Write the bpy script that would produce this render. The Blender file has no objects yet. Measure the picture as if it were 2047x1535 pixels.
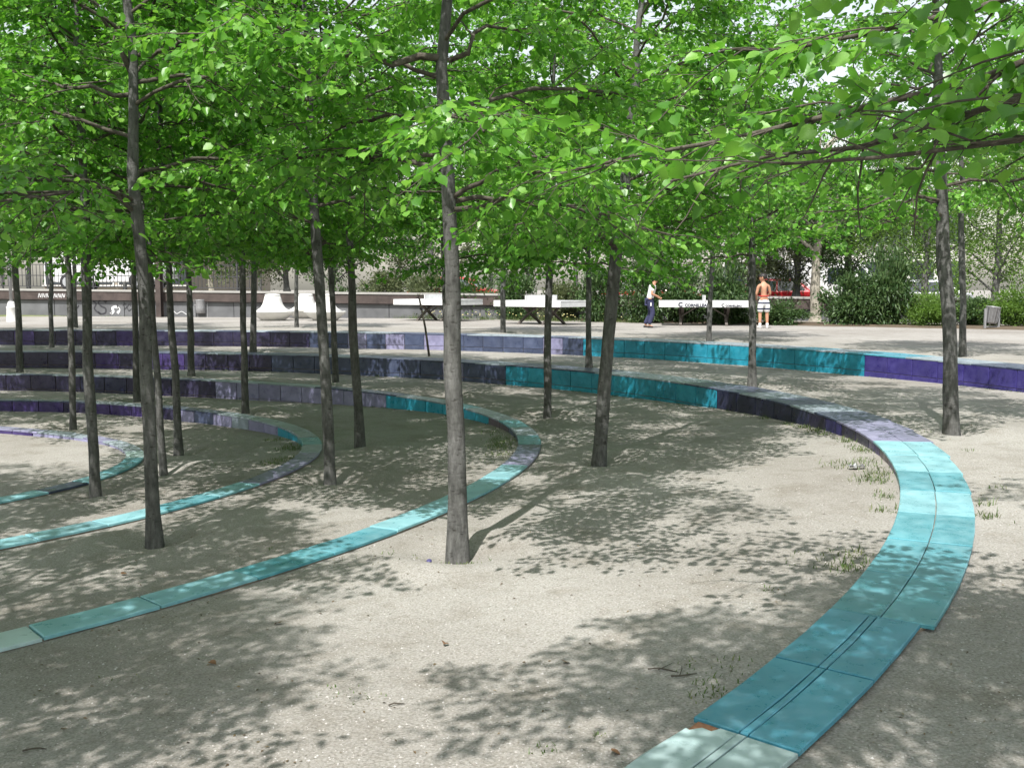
import bpy, bmesh, math, random
import numpy as np
from mathutils import Vector, Matrix, Quaternion
rad = math.radians
S = bpy.context.scene
COL = S.collection

# ------------------------------------------------------------------ camera, world, sun, exposure
F, HZ, CX, CY = 2000.0, 578.0, 1023.5, 767.5          # focal length, horizon row and centre in photograph pixels
PITCH = math.atan((CY - HZ) / F)
EYE = 1.0                                             # the far terrace is z = 0, the eye 1 m above it
cam_d = bpy.data.cameras.new('camera'); cam = bpy.data.objects.new('camera', cam_d); COL.objects.link(cam)
cam_d.sensor_width = 36.0; cam_d.lens = F / 2047.0 * 36.0; cam_d.clip_start = 0.05; cam_d.clip_end = 3000
cam.location = (0, 0, EYE); cam.rotation_euler = (math.pi / 2 - PITCH, 0, 0)
S.camera = cam
SUN_EL, SUN_AZ = rad(56), rad(22)                     # behind the viewer, to the left
SUN_DIR = Vector((-math.sin(SUN_AZ) * math.cos(SUN_EL), -math.cos(SUN_AZ) * math.cos(SUN_EL), math.sin(SUN_EL)))
W = bpy.data.worlds.new('World'); S.world = W; W.use_nodes = True
wn = W.node_tree.nodes; wl = W.node_tree.links
bg = wn['Background']; sky = wn.new('ShaderNodeTexSky'); sky.sky_type = 'NISHITA'; sky.sun_disc = False
sky.sun_elevation = SUN_EL; sky.sun_rotation = math.pi + SUN_AZ; sky.air_density = 1.6; sky.dust_density = 2.0; sky.ozone_density = 0.3
hs = wn.new('ShaderNodeHueSaturation'); hs.inputs['Saturation'].default_value = 0.42; hs.inputs['Value'].default_value = 1.0; wl.new(sky.outputs[0], hs.inputs['Color']); wl.new(hs.outputs[0], bg.inputs[0]); bg.inputs[1].default_value = 0.15
sun_d = bpy.data.lights.new('sun', 'SUN'); sun_d.energy = 4.6; sun_d.angle = rad(0.53); sun_d.color = (1.0, 0.972, 0.935)
sun = bpy.data.objects.new('sun', sun_d); COL.objects.link(sun); sun.rotation_euler = SUN_DIR.to_track_quat('Z', 'Y').to_euler()
S.view_settings.view_transform = 'Standard'; S.view_settings.look = 'None'; S.view_settings.gamma = 1.0
S.view_settings.exposure = 0.56
S.render.engine = 'CYCLES'
S.cycles.max_bounces = 8; S.cycles.transparent_max_bounces = 6; S.cycles.transmission_bounces = 6; S.cycles.diffuse_bounces = 4

# ------------------------------------------------------------------ helpers
def tag(o, label=None, cat=None, group=None, kind=None):
    if label: o['label'] = label
    if cat: o['category'] = cat
    if group: o['group'] = group
    if kind: o['kind'] = kind
    return o
def mesh_obj(name, me, mat=None, parent=None):
    o = bpy.data.objects.new(name, me); COL.objects.link(o)
    if mat is not None and not me.materials:
        me.materials.append(mat)
    if parent: o.parent = parent
    return o
def empty(name, loc=(0, 0, 0), rz=0.0):
    o = bpy.data.objects.new(name, None); COL.objects.link(o); o.location = loc; o.rotation_euler = (0, 0, rz); o.empty_display_size = 0.2
    return o
def pydata(name, V, Fc, smooth=False):
    me = bpy.data.meshes.new(name); me.from_pydata([tuple(v) for v in V], [], Fc); me.update()
    if smooth: me.polygons.foreach_set('use_smooth', [True] * len(me.polygons))
    return me
def np_mesh(name, V, faces_list, smooth=False):
    """faces_list: list of (n,3) or (n,4) int arrays"""
    me = bpy.data.meshes.new(name)
    V = np.asarray(V, dtype=np.float32)
    me.vertices.add(len(V)); me.vertices.foreach_set('co', V.ravel())
    faces_list = [f for f in faces_list if len(f)]
    nl = sum(f.size for f in faces_list); nf = sum(len(f) for f in faces_list)
    me.loops.add(nl); me.polygons.add(nf)
    me.loops.foreach_set('vertex_index', np.concatenate([f.ravel() for f in faces_list]).astype(np.int32))
    tot = np.concatenate([np.full(len(f), f.shape[1], dtype=np.int32) for f in faces_list])
    st = np.concatenate([[0], np.cumsum(tot)[:-1]]).astype(np.int32)
    me.polygons.foreach_set('loop_start', st)
    if smooth: me.polygons.foreach_set('use_smooth', np.ones(nf, dtype=bool))
    me.update(calc_edges=True); me.validate()
    return me
class MB:
    def __init__(s): s.v = []; s.f = []
    def add(s, V, Fc):
        n = len(s.v); s.v += [tuple(x) for x in V]; s.f += [tuple(i + n for i in q) for q in Fc]; return s
    def box(s, x0, x1, y0, y1, z0, z1, M=None):
        V = [Vector(p) for p in ((x0, y0, z0), (x1, y0, z0), (x1, y1, z0), (x0, y1, z0), (x0, y0, z1), (x1, y0, z1), (x1, y1, z1), (x0, y1, z1))]
        if M is not None: V = [M @ p for p in V]
        return s.add(V, [(0, 3, 2, 1), (4, 5, 6, 7), (0, 1, 5, 4), (1, 2, 6, 5), (2, 3, 7, 6), (3, 0, 4, 7)])
    def bar(s, a, b, w, t=None):
        a = Vector(a); b = Vector(b); d = b - a; q = d.to_track_quat('Z', 'Y'); t = t or w
        M = Matrix.Translation(a) @ q.to_matrix().to_4x4()
        return s.box(-w / 2, w / 2, -t / 2, t / 2, 0, d.length, M)
    def tube(s, pts, rr, n=8, cap=True):
        pts = [Vector(p) for p in pts]; rr = rr if hasattr(rr, '__len__') else [rr] * len(pts); V = []; Fc = []
        up = Vector((0.13, 0.31, 0.94))
        for i, p in enumerate(pts):
            d = (pts[min(i + 1, len(pts) - 1)] - pts[max(i - 1, 0)]).normalized()
            x = d.cross(up)
            if x.length < 1e-3: x = d.cross(Vector((1, 0, 0)))
            x.normalize(); y = d.cross(x)
            for j in range(n):
                a = 2 * math.pi * j / n; V.append(p + rr[i] * (math.cos(a) * x + math.sin(a) * y))
        for i in range(len(pts) - 1):
            for j in range(n):
                Fc.append((i * n + j, i * n + (j + 1) % n, (i + 1) * n + (j + 1) % n, (i + 1) * n + j))
        if cap: Fc.append(tuple(range(n))[::-1]); Fc.append(tuple((len(pts) - 1) * n + j for j in range(n)))
        return s.add(V, Fc)
    def lathe(s, prof, n=32, c=(0, 0, 0), M=None):
        V = []; Fc = []
        for r, z in prof:
            for j in range(n):
                a = 2 * math.pi * j / n; p = Vector((c[0] + r * math.cos(a), c[1] + r * math.sin(a), c[2] + z)); V.append(M @ p if M is not None else p)
        for i in range(len(prof) - 1):
            for j in range(n): Fc.append((i * n + j, i * n + (j + 1) % n, (i + 1) * n + (j + 1) % n, (i + 1) * n + j))
        Fc.append(tuple(range(n))[::-1]); Fc.append(tuple((len(prof) - 1) * n + j for j in range(n)))
        return s.add(V, Fc)
    def build(s, name, mat, parent=None, smooth=False, loc=None):
        me = pydata(name, s.v, s.f, smooth); o = mesh_obj(name, me, mat, parent)
        if loc is not None: o.location = loc
        return o

# ------------------------------------------------------------------ materials
def mat_nodes(name):
    m = bpy.data.materials.new(name); m.use_nodes = True; nt = m.node_tree; nt.nodes.clear()
    out = nt.nodes.new('ShaderNodeOutputMaterial'); b = nt.nodes.new('ShaderNodeBsdfPrincipled'); nt.links.new(b.outputs[0], out.inputs[0])
    return m, nt, b, out
def N(nt, t, **kw):
    n = nt.nodes.new(t)
    for k, v in kw.items():
        if k in n.inputs: n.inputs[k].default_value = v
        else: setattr(n, k, v)
    return n
def ramp(nt, src, stops):
    r = nt.nodes.new('ShaderNodeValToRGB'); e = r.color_ramp.elements
    while len(e) < len(stops): e.new(0.5)
    for i, (p, c) in enumerate(stops): e[i].position = p; e[i].color = (*c, 1) if len(c) == 3 else c
    nt.links.new(src, r.inputs[0]); return r
def mixc(nt, fac, a, b, mode='MIX'):
    m = nt.nodes.new('ShaderNodeMix'); m.data_type = 'RGBA'; m.blend_type = mode
    for i, v in ((0, fac), (6, a), (7, b)):
        if hasattr(v, 'is_linked') or hasattr(v, 'links'): nt.links.new(v, m.inputs[i])
        else: m.inputs[i].default_value = v if i == 0 else ((*v, 1) if len(v) == 3 else v)
    return m.outputs[2]
def bump(nt, b, src, strength=0.3, dist=0.01, prev=None):
    n = nt.nodes.new('ShaderNodeBump'); n.inputs['Strength'].default_value = strength; n.inputs['Distance'].default_value = dist
    nt.links.new(src, n.inputs['Height'])
    if prev is not None: nt.links.new(prev, n.inputs['Normal'])
    nt.links.new(n.outputs[0], b.inputs['Normal']); return n.outputs[0]
def coords(nt, kind='Object'):
    return nt.nodes.new('ShaderNodeTexCoord').outputs[kind]
def simple(name, c, rough=0.7, var=0.15, scale=6.0, metal=0.0, bumps=0.1, spec=0.4):
    m, nt, b, _ = mat_nodes(name); co = coords(nt)
    n = N(nt, 'ShaderNodeTexNoise', Scale=scale, Detail=5.0); nt.links.new(co, n.inputs['Vector'])
    lo = tuple(x * (1 - var) for x in c); hi = tuple(min(1, x * (1 + var)) for x in c)
    r = ramp(nt, n.outputs[0], [(0.3, lo), (0.7, hi)]); nt.links.new(r.outputs[0], b.inputs['Base Color'])
    b.inputs['Roughness'].default_value = rough; b.inputs['Metallic'].default_value = metal; b.inputs['Specular IOR Level'].default_value = spec
    if bumps:
        n2 = N(nt, 'ShaderNodeTexNoise', Scale=scale * 8, Detail=3.0); nt.links.new(co, n2.inputs['Vector']); bump(nt, b, n2.outputs[0], bumps, 0.01)
    return m
M = {}
def make_ground():
    m, nt, b, _ = mat_nodes('sandy_gravel'); co = coords(nt)
    big = N(nt, 'ShaderNodeTexNoise', Scale=0.35, Detail=4.0); med = N(nt, 'ShaderNodeTexNoise', Scale=3.2, Detail=6.0, Roughness=0.65)
    fin = N(nt, 'ShaderNodeTexNoise', Scale=95.0, Detail=3.0, Roughness=0.7); vor = N(nt, 'ShaderNodeTexVoronoi', Scale=75.0)
    grit = N(nt, 'ShaderNodeTexNoise', Scale=38.0, Detail=2.0)
    for n in (big, med, fin, vor, grit): nt.links.new(co, n.inputs['Vector'])
    c1 = ramp(nt, big.outputs[0], [(0.35, (0.275, 0.261, 0.246)), (0.65, (0.364, 0.354, 0.342))])
    c2 = ramp(nt, med.outputs[0], [(0.25, (0.76, 0.73, 0.68)), (0.5, (1.0, 0.995, 0.985)), (0.8, (1.08, 1.07, 1.06))])
    c3 = ramp(nt, fin.outputs[0], [(0.28, (0.42, 0.40, 0.37)), (0.46, (0.95, 0.94, 0.92)), (0.62, (1.08, 1.07, 1.05)), (0.8, (1.42, 1.4, 1.38))])
    peb = ramp(nt, vor.outputs['Distance'], [(0.0, (1.18, 1.17, 1.15)), (0.35, (1.0, 1.0, 1.0)), (0.7, (0.78, 0.76, 0.72))])
    c = mixc(nt, 1.0, c1.outputs[0], c2.outputs[0], 'MULTIPLY'); c = mixc(nt, 0.9, c, c3.outputs[0], 'MULTIPLY'); c = mixc(nt, 0.7, c, peb.outputs[0], 'MULTIPLY')
    nt.links.new(c, b.inputs['Base Color']); b.inputs['Roughness'].default_value = 0.92; b.inputs['Specular IOR Level'].default_value = 0.2
    dent = N(nt, 'ShaderNodeTexNoise', Scale=8.0, Detail=3.0); nt.links.new(co, dent.inputs['Vector'])
    p = bump(nt, b, dent.outputs[0], 0.35, 0.03); p = bump(nt, b, vor.outputs['Distance'], 0.35, -0.006, p); p = bump(nt, b, fin.outputs[0], 0.4, 0.006, p); bump(nt, b, med.outputs[0], 0.35, 0.03, p)
    return m
M['ground'] = make_ground()
def make_tile(name, c, c2=None, rough=0.22):
    m, nt, b, _ = mat_nodes('glaze_' + name); co = coords(nt); oi = nt.nodes.new('ShaderNodeObjectInfo')
    add = nt.nodes.new('ShaderNodeVectorMath'); add.operation = 'ADD'; nt.links.new(co, add.inputs[0])
    mul = nt.nodes.new('ShaderNodeMath'); mul.operation = 'MULTIPLY'; mul.inputs[1].default_value = 37.0; nt.links.new(oi.outputs['Random'], mul.inputs[0])
    cmb = nt.nodes.new('ShaderNodeCombineXYZ'); nt.links.new(mul.outputs[0], cmb.inputs[2]); nt.links.new(cmb.outputs[0], add.inputs[1])
    n1 = N(nt, 'ShaderNodeTexNoise', Scale=4.5, Detail=5.0, Roughness=0.6); n2 = N(nt, 'ShaderNodeTexNoise', Scale=28.0, Detail=6.0, Roughness=0.7)
    n3 = N(nt, 'ShaderNodeTexNoise', Scale=9.0, Detail=7.0, Roughness=0.72)
    for n in (n1, n2, n3): nt.links.new(add.outputs[0], n.inputs['Vector'])
    c2 = c2 or tuple(min(1, x * 1.35 + 0.01) for x in c); lo = tuple(x * 0.78 for x in c)
    r = ramp(nt, n1.outputs[0], [(0.3, lo), (0.5, c), (0.72, c2)])
    rv = ramp(nt, oi.outputs['Random'], [(0.0, (0.86, 0.86, 0.87)), (0.5, (1, 1, 1)), (1.0, (1.12, 1.11, 1.09))])
    cc = mixc(nt, 1.0, r.outputs[0], rv.outputs[0], 'MULTIPLY')
    # sandy dust trodden onto the upward faces and worn specks
    geo = nt.nodes.new('ShaderNodeNewGeometry'); sep = nt.nodes.new('ShaderNodeSeparateXYZ'); nt.links.new(geo.outputs['Normal'], sep.inputs[0])
    du = ramp(nt, n3.outputs[0], [(0.40, (0.04, 0.04, 0.04)), (0.78, (0.34, 0.34, 0.34))])
    mm = nt.nodes.new('ShaderNodeMath'); mm.operation = 'MULTIPLY'; mm.use_clamp = True; nt.links.new(du.outputs[0], mm.inputs[0])
    mr = nt.nodes.new('ShaderNodeMapRange'); mr.inputs[1].default_value = -0.2; mr.inputs[2].default_value = 0.9; mr.inputs[3].default_value = 0.02; mr.inputs[4].default_value = 1.0
    nt.links.new(sep.outputs[2], mr.inputs[0]); nt.links.new(mr.outputs[0], mm.inputs[1])
    cc = mixc(nt, mm.outputs[0], cc, (0.34, 0.33, 0.29))
    sp = ramp(nt, n2.outputs[0], [(0.73, (0, 0, 0)), (0.79, (1, 1, 1))])
    cc = mixc(nt, sp.outputs[0], cc, (0.30, 0.24, 0.18))
    nt.links.new(cc, b.inputs['Base Color'])
    rr = ramp(nt, n3.outputs[0], [(0.35, (rough,) * 3), (0.75, (0.62,) * 3)]); nt.links.new(rr.outputs[0], b.inputs['Roughness'])
    b.inputs['Specular IOR Level'].default_value = 0.36
    p = bump(nt, b, n1.outputs[0], 0.16, 0.02); bump(nt, b, n2.outputs[0], 0.10, 0.004, p)
    return m
TC = {'purple': (0.043, 0.026, 0.125), 'violet': (0.036, 0.028, 0.17), 'dusk': (0.018, 0.015, 0.05), 'slate': (0.05, 0.066, 0.125), 'lavender': (0.215, 0.21, 0.34), 'turquoise': (0.014, 0.25, 0.365), 'teal': (0.06, 0.235, 0.255), 'navy': (0.014, 0.017, 0.052), 'aqua': (0.2, 0.435, 0.49), 'sea': (0.075, 0.275, 0.33), 'azure': (0.06, 0.275, 0.38), 'pale': (0.4, 0.53, 0.535), 'greyblue': (0.25, 0.3, 0.35), 'plum': (0.1, 0.075, 0.1), 'olive': (0.12, 0.15, 0.105), 'emerald': (0.02, 0.17, 0.16)}
for k, c in TC.items(): M['t_' + k] = make_tile(k, c)
M['core'] = simple('weathered_mortar', (0.27, 0.225, 0.175), 0.9, 0.35, 9.0, bumps=0.5)
M['clay'] = simple('broken_clay', (0.33, 0.16, 0.09), 0.9, 0.3, 30.0, bumps=0.5)
def make_bark(name, a, b_, c_):
    m, nt, b, _ = mat_nodes(name); co = coords(nt); mp = nt.nodes.new('ShaderNodeMapping'); nt.links.new(co, mp.inputs[0]); mp.inputs['Scale'].default_value = (1, 1, 0.28)
    n1 = N(nt, 'ShaderNodeTexNoise', Scale=30.0, Detail=8.0, Roughness=0.7); nt.links.new(mp.outputs[0], n1.inputs['Vector'])
    n2 = N(nt, 'ShaderNodeTexNoise', Scale=3.0, Detail=4.0); nt.links.new(co, n2.inputs['Vector'])
    mp2 = nt.nodes.new('ShaderNodeMapping'); nt.links.new(co, mp2.inputs[0]); mp2.inputs['Scale'].default_value = (1, 1, 2.2)
    n3 = N(nt, 'ShaderNodeTexNoise', Scale=24.0, Detail=3.0); nt.links.new(mp2.outputs[0], n3.inputs['Vector'])
    r = ramp(nt, n1.outputs[0], [(0.28, a), (0.5, b_), (0.75, c_)])
    r2 = ramp(nt, n2.outputs[0], [(0.3, (0.66, 0.68, 0.64)), (0.55, (1.0, 1.0, 0.98)), (0.72, (1.35, 1.35, 1.33))])
    r3 = ramp(nt, n3.outputs[0], [(0.3, (0.35, 0.33, 0.3)), (0.40, (1, 1, 1))])
    c = mixc(nt, 1.0, r.outputs[0], r2.outputs[0], 'MULTIPLY'); c = mixc(nt, 0.8, c, r3.outputs[0], 'MULTIPLY')
    vk = N(nt, 'ShaderNodeTexVoronoi', Scale=4.5); nt.links.new(co, vk.inputs['Vector']); kn = ramp(nt, vk.outputs['Distance'], [(0.06, (0.3, 0.28, 0.26)), (0.11, (1.15, 1.12, 1.1)), (0.16, (1, 1, 1))]); c = mixc(nt, 0.85, c, kn.outputs[0], 'MULTIPLY'); nt.links.new(c, b.inputs['Base Color'])
    b.inputs['Roughness'].default_value = 0.88; b.inputs['Specular IOR Level'].default_value = 0.25
    p = bump(nt, b, n1.outputs[0], 0.6, 0.012); bump(nt, b, n3.outputs[0], 0.5, 0.008, p)
    return m
M['bark'] = make_bark('linden_bark', (0.05, 0.049, 0.048), (0.11, 0.108, 0.106), (0.20, 0.198, 0.196))
M['twig'] = make_bark('twig_bark', (0.055, 0.045, 0.037), (0.10, 0.086, 0.072), (0.17, 0.15, 0.13))
M['palebark'] = make_bark('pale_bark', (0.17, 0.15, 0.12), (0.33, 0.30, 0.25), (0.5, 0.46, 0.4))
def make_leaf(name, dark, mid, light, trans, tf=0.45, spec=0.35, rough=0.42):
    m, nt, b, out = mat_nodes(name); geo = nt.nodes.new('ShaderNodeNewGeometry'); oi = nt.nodes.new('ShaderNodeObjectInfo')
    ad = nt.nodes.new('ShaderNodeMath'); ad.operation = 'ADD'; nt.links.new(geo.outputs['Random Per Island'], ad.inputs[0]); nt.links.new(oi.outputs['Random'], ad.inputs[1])
    fr = nt.nodes.new('ShaderNodeMath'); fr.operation = 'FRACT'; nt.links.new(ad.outputs[0], fr.inputs[0])
    r = ramp(nt, fr.outputs[0], [(0.0, dark), (0.5, mid), (1.0, light)])
    n = N(nt, 'ShaderNodeTexNoise', Scale=40.0, Detail=3.0); nt.links.new(coords(nt), n.inputs['Vector'])
    nr = ramp(nt, n.outputs[0], [(0.3, (0.85, 0.87, 0.8)), (0.7, (1.12, 1.1, 1.1))])
    c = mixc(nt, 1.0, r.outputs[0], nr.outputs[0], 'MULTIPLY'); nt.links.new(c, b.inputs['Base Color'])
    b.inputs['Roughness'].default_value = rough; b.inputs['Specular IOR Level'].default_value = spec
    t = nt.nodes.new('ShaderNodeBsdfTranslucent'); c2 = mixc(nt, 1.0, c, trans, 'MULTIPLY'); nt.links.new(c2, t.inputs[0])
    mx = nt.nodes.new('ShaderNodeMixShader'); mx.inputs[0].default_value = tf; nt.links.new(b.outputs[0], mx.inputs[1]); nt.links.new(t.outputs[0], mx.inputs[2])
    nt.links.new(mx.outputs[0], out.inputs[0]); return m
M['leaf'] = make_leaf('linden_leaf', (0.066, 0.195, 0.022), (0.118, 0.305, 0.036), (0.215, 0.420, 0.072), (1.5, 1.6, 0.95), 0.40, 0.5, 0.36)
M['shrub'] = make_leaf('shrub_leaf', (0.034, 0.075, 0.025), (0.06, 0.115, 0.038), (0.105, 0.16, 0.062), (1.3, 1.4, 0.9), 0.25)
M['olive'] = make_leaf('olive_leaf', (0.07, 0.095, 0.045), (0.105, 0.13, 0.065), (0.16, 0.18, 0.095), (1.3, 1.4, 0.9), 0.3)
M['feather'] = make_leaf('feather_leaf', (0.08, 0.15, 0.03), (0.12, 0.21, 0.045), (0.17, 0.27, 0.07), (1.5, 1.6, 0.9), 0.4)
M['grass'] = make_leaf('grass_blade', (0.06, 0.11, 0.025), (0.095, 0.155, 0.04), (0.19, 0.20, 0.09), (1.3, 1.4, 0.8), 0.35)
M['concrete'] = simple('grey_concrete', (0.12, 0.122, 0.127), 0.85, 0.25, 1.6, bumps=0.3)
M['whiteconc'] = simple('white_concrete', (0.66, 0.65, 0.62), 0.7, 0.10, 3.0, bumps=0.15)
M['rust'] = simple('brown_steel', (0.062, 0.047, 0.042), 0.75, 0.35, 3.0, bumps=0.2)
M['asphalt'] = simple('pale_asphalt', (0.20, 0.195, 0.19), 0.9, 0.15, 2.0, bumps=0.3)
M['paving'] = simple('street_paving', (0.33, 0.32, 0.30), 0.85, 0.12, 2.0, bumps=0.2)
M['white'] = simple('white_paint', (0.70, 0.70, 0.70), 0.35, 0.12, 5.0, bumps=0.03)
M['red'] = simple('red_paint', (0.42, 0.025, 0.03), 0.25, 0.08, 3.0, bumps=0)
M['silver'] = simple('silver_paint', (0.42, 0.43, 0.45), 0.3, 0.06, 3.0, metal=0.3, bumps=0)
M['dark'] = simple('dark_rubber', (0.025, 0.025, 0.027), 0.7, 0.2, 8.0)
M['glass'] = simple('window_glass', (0.03, 0.04, 0.05), 0.06, 0.2, 1.0, bumps=0, spec=0.6)
M['metal'] = simple('grey_metal', (0.32, 0.32, 0.33), 0.5, 0.15, 9.0, metal=0.4)
M['steel'] = simple('dark_steel', (0.06, 0.06, 0.065), 0.55, 0.2, 9.0, metal=0.3)
M['leg'] = simple('taupe_leg_steel', (0.115, 0.10, 0.09), 0.6, 0.2, 9.0)
M['ink'] = simple('navy_ink', (0.03, 0.035, 0.06), 0.6, 0.1, 9.0, bumps=0)
M['spray'] = simple('black_spray', (0.035, 0.035, 0.04), 0.7, 0.2, 9.0, bumps=0)
M['spraywhite'] = simple('white_spray', (0.62, 0.62, 0.62), 0.7, 0.1, 9.0, bumps=0)
M['skin'] = simple('skin', (0.46, 0.24, 0.15), 0.55, 0.08, 12.0, bumps=0.03)
M['hair'] = simple('dark_hair', (0.018, 0.015, 0.013), 0.5, 0.3, 60.0)
M['cloth_white'] = simple('white_cotton', (0.76, 0.75, 0.74), 0.85, 0.05, 20.0)
M['cloth_navy'] = simple('navy_cotton', (0.035, 0.038, 0.09), 0.85, 0.15, 20.0)
M['cloth_red'] = simple('red_cotton', (0.5, 0.03, 0.03), 0.85, 0.1, 20.0)
M['facade'] = simple('sand_render', (0.27, 0.235, 0.19), 0.9, 0.12, 0.7)
M['facade2'] = simple('pale_render', (0.58, 0.56, 0.53), 0.9, 0.10, 0.7)
M['soil'] = simple('planting_soil', (0.10, 0.075, 0.05), 0.95, 0.3, 4.0, bumps=0.6)
M['turf'] = simple('dry_turf', (0.15, 0.17, 0.07), 0.95, 0.3, 3.0, bumps=0.6)
M['flower'] = simple('cream_petal', (0.75, 0.68, 0.30), 0.8, 0.1, 20.0, bumps=0)

# ------------------------------------------------------------------ the lie of the land
C0 = (-7.2, 10.2)
RINGS = ['E', 'D', 'C', 'B', 'A']
FC = {'A': [16.5312, -3.0057, -1.9983, 0.8377, 0.0771, -0.1632, 0.3476], 'B': [11.5792, -1.8657, -0.7675, 0.6639, 0.1844, 0.1378, 0.1162],
      'C': [8.0003, -1.2404, 0.0582, 0.3453, -0.2879, 0.1605, 0.2945], 'D': [5.0338, -0.2189, -0.2846, -0.0755, 0.0531, 0.2356, 0.0422],
      'E': [3.0533, -0.1605, -0.3333, 0.1348, -0.0755, 0.1366, 0.0217]}
HT = {'A': (0.98, 1.03, 1.45), 'B': (1.28, 1.33, 1.53), 'C': (1.53, 1.60, 1.72), 'D': (1.67, 1.71, 1.78), 'E': (1.75, 1.78, 1.82)}
WALL = {'A': (0.36, -40, 30), 'B': (0.34, -26, 36), 'C': (0.30, -14, 75), 'D': (0.17, -8, 50), 'E': (0.06, -10, 60)}
sm = lambda t: np.clip(t, 0, 1) ** 2 * (3 - 2 * np.clip(t, 0, 1))
def r_in(k, p):
    c = FC[k]; return c[0] + c[1] * np.cos(p) + c[2] * np.sin(p) + c[3] * np.cos(2 * p) + c[4] * np.sin(2 * p) + c[5] * np.cos(3 * p) + c[6] * np.sin(3 * p)
def width(k, p):
    d = np.degrees(p)
    if k == 'A': return 0.62 + 0 * d
    if k == 'B': return 0.43 + 0.15 * sm((d + 22) / 34)
    return {'C': 0.225, 'D': 0.20, 'E': 0.175}[k] + 0 * d
def r_out(k, p): return r_in(k, p) + width(k, p)
def ztop(k, p):
    hb, hr, hf = HT[k]; s = np.sin(p); return EYE - (hr + (hb - hr) * sm(np.maximum(s, 0)) + (hf - hr) * sm(np.maximum(-s, 0)))
def wallh(k, p):
    w, a, b = WALL[k]; d = np.degrees(p); return 0.025 + (w - 0.025) * sm((d - a) / (b - a)) * sm((185 - d) / 30)
TREE_POS = []          # filled below, used for the hollows and mounds round the trunks
def vnoise(x, y):
    v = 0
    for i, (a, b, c, d) in enumerate(((1.3, 0.7, 0.0, .4), (-0.9, 1.7, 1.3, .35), (2.9, 2.3, 2.1, .2), (-3.7, 3.1, .7, .15), (6.1, -5.3, 4.0, .09), (9.7, 8.9, 1.9, .06))):
        v = v + d * np.sin(a * x + b * y + c + 1.3 * np.sin(0.7 * b * x - 0.6 * a * y + c))
    return v
def G(x, y, detail=True):
    x = np.asarray(x, float); y = np.asarray(y, float); dx = x - C0[0]; dy = y - C0[1]; r = np.hypot(dx, dy); p = np.arctan2(dy, dx)
    z = ztop('E', p) - wallh('E', p) + 0 * r
    for i, k in enumerate(RINGS):
        ro = r_out(k, p); zk = ztop(k, p) - 0.03
        if i < 4:
            n = RINGS[i + 1]; t = np.clip((r - ro) / (r_in(n, p) - ro), 0, 1); zz = zk + (ztop(n, p) - wallh(n, p) - zk) * t
        else:
            zz = zk + (-0.03 - zk) * sm((r - ro) / 10)
        z = np.where(r > ro - 0.12, zz, z)
    if detail:
        z = z + 0.007 * vnoise(x, y) * np.clip((40 - r) / 20, 0.3, 1)
        fade = 1.0
        for k in RINGS: fade = fade * sm(np.abs(r - r_in(k, p) + 0.02) / 0.45) * sm(np.abs(r - r_out(k, p) - 0.02) / 0.45)
        for i, (tx, ty, tr) in enumerate(TREE_POS):
            d = np.hypot(x - tx, y - ty); a = np.arctan2(y - ty, x - tx); R = 0.42 + 0.08 * math.sin(i * 2.1)
            near = d < 1.4
            z = np.where(near, z + fade * (-0.07 * np.exp(-(d / 0.24) ** 2) + (0.026 + 0.024 * np.sin(a * 2 + i * 1.7)) * np.exp(-((d - R) / 0.19) ** 2)), z)
    return z
def ray(px, py):
    u = (px - CX) / F; v = (CY - py) / F; return Vector((u, math.cos(PITCH) + v * math.sin(PITCH), -math.sin(PITCH) + v * math.cos(PITCH)))
_T = np.concatenate([np.arange(1.0, 12, 0.02), np.arange(12, 80, 0.04)])
def on_ground(px, py):
    d = ray(px, py); X = d.x * _T; Y = d.y * _T; g = G(X, Y, False); i = int(np.argmax(EYE + d.z * _T < g)); return Vector((X[i], Y[i], float(g[i])))
def at_depth(px, py, depth):
    d = ray(px, py); t = depth / d.y; return Vector((d.x * t, depth, EYE + d.z * t))

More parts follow.
